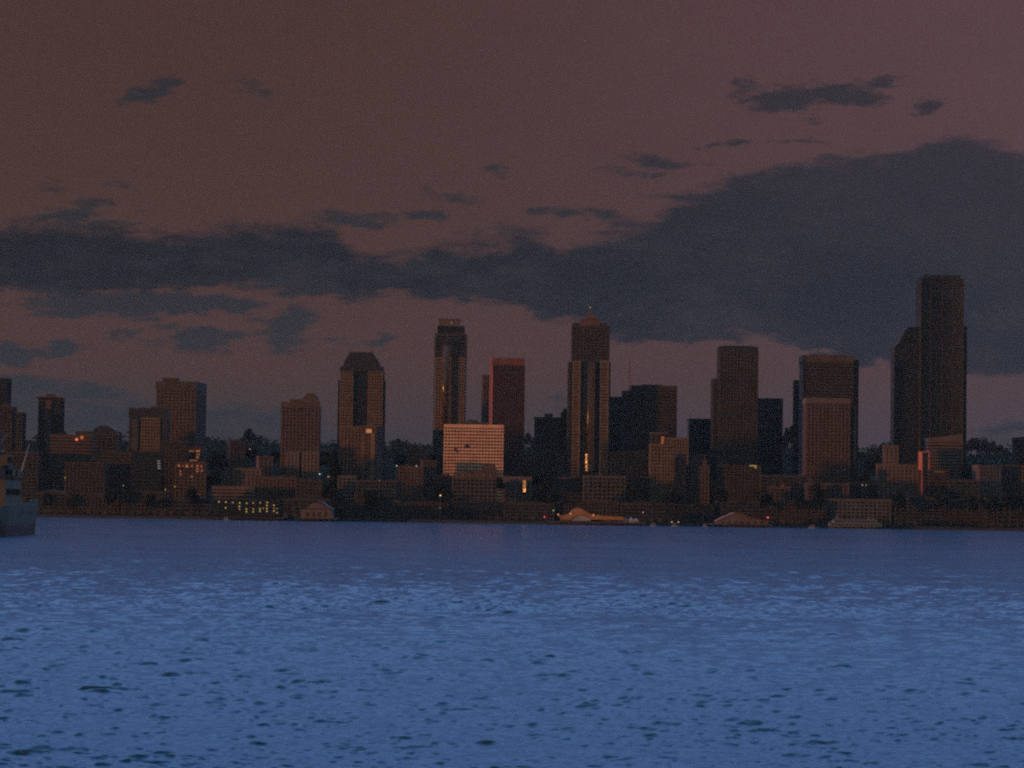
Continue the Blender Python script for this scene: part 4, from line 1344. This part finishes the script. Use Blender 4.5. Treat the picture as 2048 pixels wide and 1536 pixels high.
    for k in range(3):
        box('winch', e, -2.6, -1.0, -6.5 - 4 * k, -4.5 - 4 * k, 9.6, 11.0, M_SHIPD)


ship()


# ------------------------------------------------------------------ trees
def trees():
    rng = random.Random(21)

    def crown_mesh(name, kind, seed):
        r = random.Random(seed)
        v, f = [], []
        if kind == 'broad':
            lobes = [(r.uniform(-.30, .30), r.uniform(-.30, .30), r.uniform(.35, .85), r.uniform(.16, .28)) for _ in range(11)]
            n = 1500
        elif kind == 'tall':
            lobes = [(r.uniform(-.12, .12), r.uniform(-.12, .12), z, 0.20 - 0.11 * z) for z in np.linspace(.18, .97, 11)]
            n = 1300
        else:
            lobes = [(r.uniform(-.38, .38), r.uniform(-.30, .30), r.uniform(.25, .70), r.uniform(.14, .24)) for _ in range(12)]
            n = 1500
        for _ in range(n):
            cx, cy, cz, cr = r.choice(lobes)
            while True:
                d = Vector((r.uniform(-1, 1), r.uniform(-1, 1), r.uniform(-1, 1)))
                if 0.05 < d.length < 1:
                    break
            d = d.normalized() * (d.length ** 0.4)
            c = Vector((cx, cy, cz)) + d * cr
            s = r.uniform(.026, .050)
            q = Vector((r.gauss(0, 1), r.gauss(0, 1), r.gauss(0, 1) + .4)).normalized().to_track_quat('Z', 'Y')
            k = len(v)
            for a, b_ in ((-1, -.6), (1, -.6), (.8, .7), (-.8, .7)):
                v.append(c + q @ Vector((a * s, b_ * s, 0)))
            f.append((k, k + 1, k + 2, k + 3))
        me = bpy.data.meshes.new(name)
        me.from_pydata([tuple(p) for p in v], [], f)
        me.materials.append(M_LEAF2 if kind == 'tall' else M_LEAF)
        me.update()
        return me

    def trunk_mesh(name, kind, seed):
        r = random.Random(seed)
        bm = bmesh.new()

        def limb(a, b_, r0, r1):
            a, b_ = Vector(a), Vector(b_)
            q = (b_ - a).to_track_quat('Z', 'Y')
            ring = []
            for p, rr in ((a, r0), (b_, r1)):
                ring.append([bm.verts.new(p + q @ Vector((rr * math.cos(t), rr * math.sin(t), 0))) for t in (0, 1.05, 2.1, 3.14, 4.19, 5.24)])
            for i in range(6):
                bm.faces.new((ring[0][i], ring[0][(i + 1) % 6], ring[1][(i + 1) % 6], ring[1][i]))
        limb((0, 0, -.05), (0, 0, .45 if kind != 'tall' else .95), .03, .014 if kind != 'tall' else .004)
        for _ in range(5):
            z = r.uniform(.2, .45)
            limb((0, 0, z), (r.uniform(-.25, .25), r.uniform(-.25, .25), z + r.uniform(.15, .3)), .014, .004)
        me = bpy.data.meshes.new(name)
        bm.to_mesh(me)
        bm.free()
        me.materials.append(M_BARK)
        return me
    kinds = {}
    for i, k in enumerate(('broad', 'broad', 'broad', 'tall', 'tall', 'wide', 'wide')):
        kinds.setdefault(k, []).append((crown_mesh('crown_' + k, k, 40 + i), trunk_mesh('trunk_' + k, k, 60 + i)))
    T = [  # pixel x, top y, distance, apparent width px, kind, label
        (412, 874, 4150, 26, 'broad', 'round hilltop tree just right of the brown parapet tower'),
        (432, 876, 4150, 22, 'broad', 'second round hilltop tree right of the brown parapet tower'),
        (447, 880, 4100, 22, 'broad', 'third hilltop tree right of the brown parapet tower'),
        (484, 872, 4080, 20, 'broad', 'left shoulder tree of the tall hilltop clump'),
        (499, 861, 4060, 24, 'tall', 'tallest pointed hilltop tree left of the round-gabled tower'),
        (516, 870, 4080, 22, 'broad', 'right shoulder tree of the tall hilltop clump'),
        (534, 882, 4120, 26, 'wide', 'low spreading hilltop tree left of the round-gabled tower'),
        (553, 884, 4120, 24, 'wide', 'hilltop tree touching the left side of the round-gabled tower'),
        (648, 884, 4100, 24, 'wide', 'hilltop tree touching the right side of the round-gabled tower'),
        (665, 886, 4150, 24, 'broad', 'hilltop tree left of the mansard tower'),
        (792, 877, 4050, 24, 'broad', 'hilltop tree right of the ribbed reddish block'),
        (809, 882, 4080, 20, 'broad', 'second hilltop tree right of the ribbed reddish block'),
        (832, 884, 4120, 24, 'wide', 'hilltop tree left of the tall stepped tower'),
        (852, 886, 4120, 22, 'wide', 'hilltop tree nearest the left of the stepped tower'),
        (1056, 866, 3950, 22, 'broad', 'tree between the red-edged slab and the dark rooftop-box block'),
        (1068, 872, 3950, 18, 'broad', 'small tree at the left foot of the dark rooftop-box block'),
        (1130, 820, 3900, 16, 'tall', 'narrow tree top left of the pointed tower'),
        (1573, 858, 3950, 16, 'tall', 'narrow tree in the gap left of the narrow brown-black tower'),
        (1583, 852, 3950, 14, 'tall', 'taller narrow tree in the gap left of the narrow brown-black tower'),
        (1722, 898, 4120, 24, 'wide', 'hilltop tree right of the wide banded tower'),
        (1738, 895, 4120, 26, 'wide', 'second hilltop tree right of the wide banded tower'),
        (1755, 890, 4100, 26, 'broad', 'third hilltop tree right of the wide banded tower'),
        (1771, 884, 4080, 26, 'broad', 'hilltop tree left of the tallest black tower'),
        (1786, 880, 4080, 24, 'broad', 'hilltop tree touching the left of the tallest black tower'),
        (1943, 876, 3980, 26, 'broad', 'tree touching the right of the tallest black tower'),
        (1960, 874, 3980, 28, 'broad', 'round tree right of the tallest black tower'),
        (1978, 876, 3980, 28, 'wide', 'spreading tree second right of the tallest black tower'),
        (1997, 881, 4000, 26, 'wide', 'sloping tree crown third right of the tallest black tower'),
        (2014, 890, 4020, 26, 'wide', 'lower tree left of the right-edge block'),
        (2030, 898, 4040, 26, 'wide', 'lowest hilltop tree at the right edge'),
        (62, 880, 3900, 26, 'broad', 'dark tree between the left stepped block and slim tower'),
        (132, 862, 4000, 24, 'broad', 'hilltop tree right of the slim dark tower'),
        (246, 882, 4000, 22, 'broad', 'hilltop tree left of the hotel tower'),
        (424, 902, 3300, 34, 'broad', 'large dark tree right of the amber-windowed block'),
        (441, 908, 3260, 32, 'broad', 'second large dark tree right of the amber-windowed block'),
        (428, 935, 3140, 34, 'broad', 'tree in front of the two large dark trees'),
        (503, 892, 3400, 26, 'broad', 'dark tree under the tall hilltop clump'),
        (552, 900, 3300, 26, 'broad', 'dark tree at the left foot of the round-gabled tower'),
        (653, 900, 3200, 30, 'broad', 'dark tree at the right foot of the round-gabled tower'),
        (668, 905, 3180, 28, 'tall', 'pointed dark tree left of the ribbed reddish block'),
        (656, 962, 3060, 30, 'broad', 'shore tree right of the low dark brown block'),
        (670, 975, 3036, 26, 'broad', 'shore tree above the gap right of the pinkish pier shed'),
        (800, 905, 3260, 26, 'broad', 'dark tree left of the reddish square block'),
        (862, 905, 3260, 22, 'broad', 'dark tree between the reddish square block and stepped tower'),
        (880, 962, 3036, 26, 'broad', 'shore tree at the foot of the stepped tower'),
        (895, 975, 3034, 22, 'broad', 'shore tree left of the pale arcaded building'),
        (1000, 955, 3080, 20, 'broad', 'tree right of the pale arcaded building'),
        (1075, 940, 3120, 30, 'broad', 'dark tree right of the blazing glass corner'),
        (1095, 950, 3090, 32, 'broad', 'second dark tree right of the blazing glass corner'),
        (1108, 972, 3034, 28, 'broad', 'shore tree left behind the orange pavilion'),
        (1264, 962, 3040, 26, 'broad', 'shore tree right of the pale concrete frame'),
        (1282, 970, 3034, 28, 'broad', 'second shore tree right of the pale concrete frame'),
        (1340, 975, 3034, 26, 'broad', 'shore tree below the tan gridded block'),
        (1430, 960, 3060, 26, 'broad', 'shore tree below the left shoulder of the square black tower'),
        (1444, 975, 3034, 26, 'broad', 'shore tree above the reddish gabled pier shed'),
        (1530, 985, 3034, 26, 'broad', 'shore tree right of the reddish gabled pier shed'),
        (1600, 985, 3034, 28, 'broad', 'shore tree left of the pale ferry'),
        (1634, 965, 3060, 26, 'broad', 'shore tree below the reddish brown tower'),
        (1725, 935, 3200, 30, 'broad', 'dark tree left of the purplish block'),
        (1745, 905, 3500, 30, 'broad', 'dark tree below the hilltop trees, left of the tallest tower'),
        (1800, 985, 3034, 28, 'broad', 'shore tree right of the pale ferry'),
        (1880, 985, 3034, 28, 'broad', 'shore tree below the brown strip-lit block'),
        (1935, 925, 3300, 30, 'broad', 'dark tree left of the reddish block near the right edge'),
        (1945, 990, 3034, 28, 'broad', 'shore tree fourth from the right edge'),
        (1985, 990, 3034, 26, 'broad', 'shore tree third from the right edge'),
        (2016, 985, 3034, 28, 'broad', 'shore tree second from the right edge'),
        (2042, 980, 3034, 28, 'broad', 'shore tree at the right edge'),
        (98, 985, 3034, 26, 'broad', 'shore tree right of the ship'),
        (225, 975, 3034, 28, 'broad', 'shore tree left of the reddish brown shed'),
        (300, 985, 3034, 26, 'broad', 'shore tree in front of the reddish brown shed'),
        (385, 975, 3034, 28, 'broad', 'shore tree left of the yellow-lit pier building'),
        (740, 980, 3034, 26, 'broad', 'shore tree below the ribbed reddish block'),
    ]
    for px, yt, Y, w, kind, label in T:
        if Y >= 3900:
            Y += 4340 - 3950 if Y < 4000 else 4345 - Y + (px % 7) * 6
        p = at(px, yt, Y)
        g = ground(Y)
        wm = w * Y / F_PX
        k_h = {'broad': 1.35, 'tall': 2.6, 'wide': 1.2}[kind]
        h = max(8.0, wm * k_h)
        base = p.z - h
        if base > g - 2:                 # trees on rising ground: reach down to it
            if base - g > 25:
                h = h + 0.0
            base = min(base, max(g, base))
        e = empty('pine_tree' if kind == 'tall' else 'leafy_tree', (p.x, Y, base), rng.uniform(0, 6.28))
        tag(e, label, 'tree', 'trees on the slope and along the shore')
        cm, tm = rng.choice(kinds[kind])
        s = wm / {'broad': 0.95, 'tall': 0.46, 'wide': 1.1}[kind]
        for nm, me in (('crown', cm), ('trunk', tm)):
            o = bpy.data.objects.new(nm, me)
            COL.objects.link(o)
            o.parent = e
            o.scale = (s, s, h)


trees()


# ------------------------------------------------------------------ far woods on the ridge
def woods():
    r = random.Random(77)
    v, f = [], []
    for _ in range(14000):
        x = r.uniform(-1100, 1100)
        y = r.uniform(3980, 4320)
        clump = math.sin(x * 0.05) + math.sin(x * 0.113 + 1.3) + math.sin(x * 0.031 + 2)
        c = Vector((x, y, ground(y) + r.uniform(-2, 9 + 2.6 * clump)))
        s = r.uniform(1.0, 2.4)
        q = Vector((r.gauss(0, 1), r.gauss(0, 1), r.gauss(0, 1) + .5)).normalized().to_track_quat('Z', 'Y')
        k = len(v)
        for a, b_ in ((-1, -.6), (1, -.7), (.7, .8), (-.9, .6)):
            v.append(c + q @ Vector((a * s, b_ * s, 0)))
        f.append((k, k + 1, k + 2, k + 3))
    o = mesh_obj('ridge_woods', None, v, f, M_LEAF)
    o['kind'] = 'stuff'
    o['label'] = 'dark mass of far-off woods along the ridge behind the city'
    o['category'] = 'woods'


woods()


# ------------------------------------------------------------------ haze
def haze():
    m = bpy.data.materials.new('haze_air')
    m.use_nodes = True
    nt = m.node_tree
    nt.nodes.remove(nt.nodes['Principled BSDF'])
    pv = nt.nodes.new('ShaderNodeVolumePrincipled')
    pv.inputs['Color'].default_value = (0.95, 0.92, 0.82, 1)
    pv.inputs['Density'].default_value = HAZE
    pv.inputs['Anisotropy'].default_value = 0.7
    nt.links.new(pv.outputs[0], nt.nodes['Material Output'].inputs['Volume'])
    o = box('haze', None, -4700, 4700, -900, 6800, -6, 460, m)
    o['kind'] = 'stuff'


HAZE = 0.000012
haze()
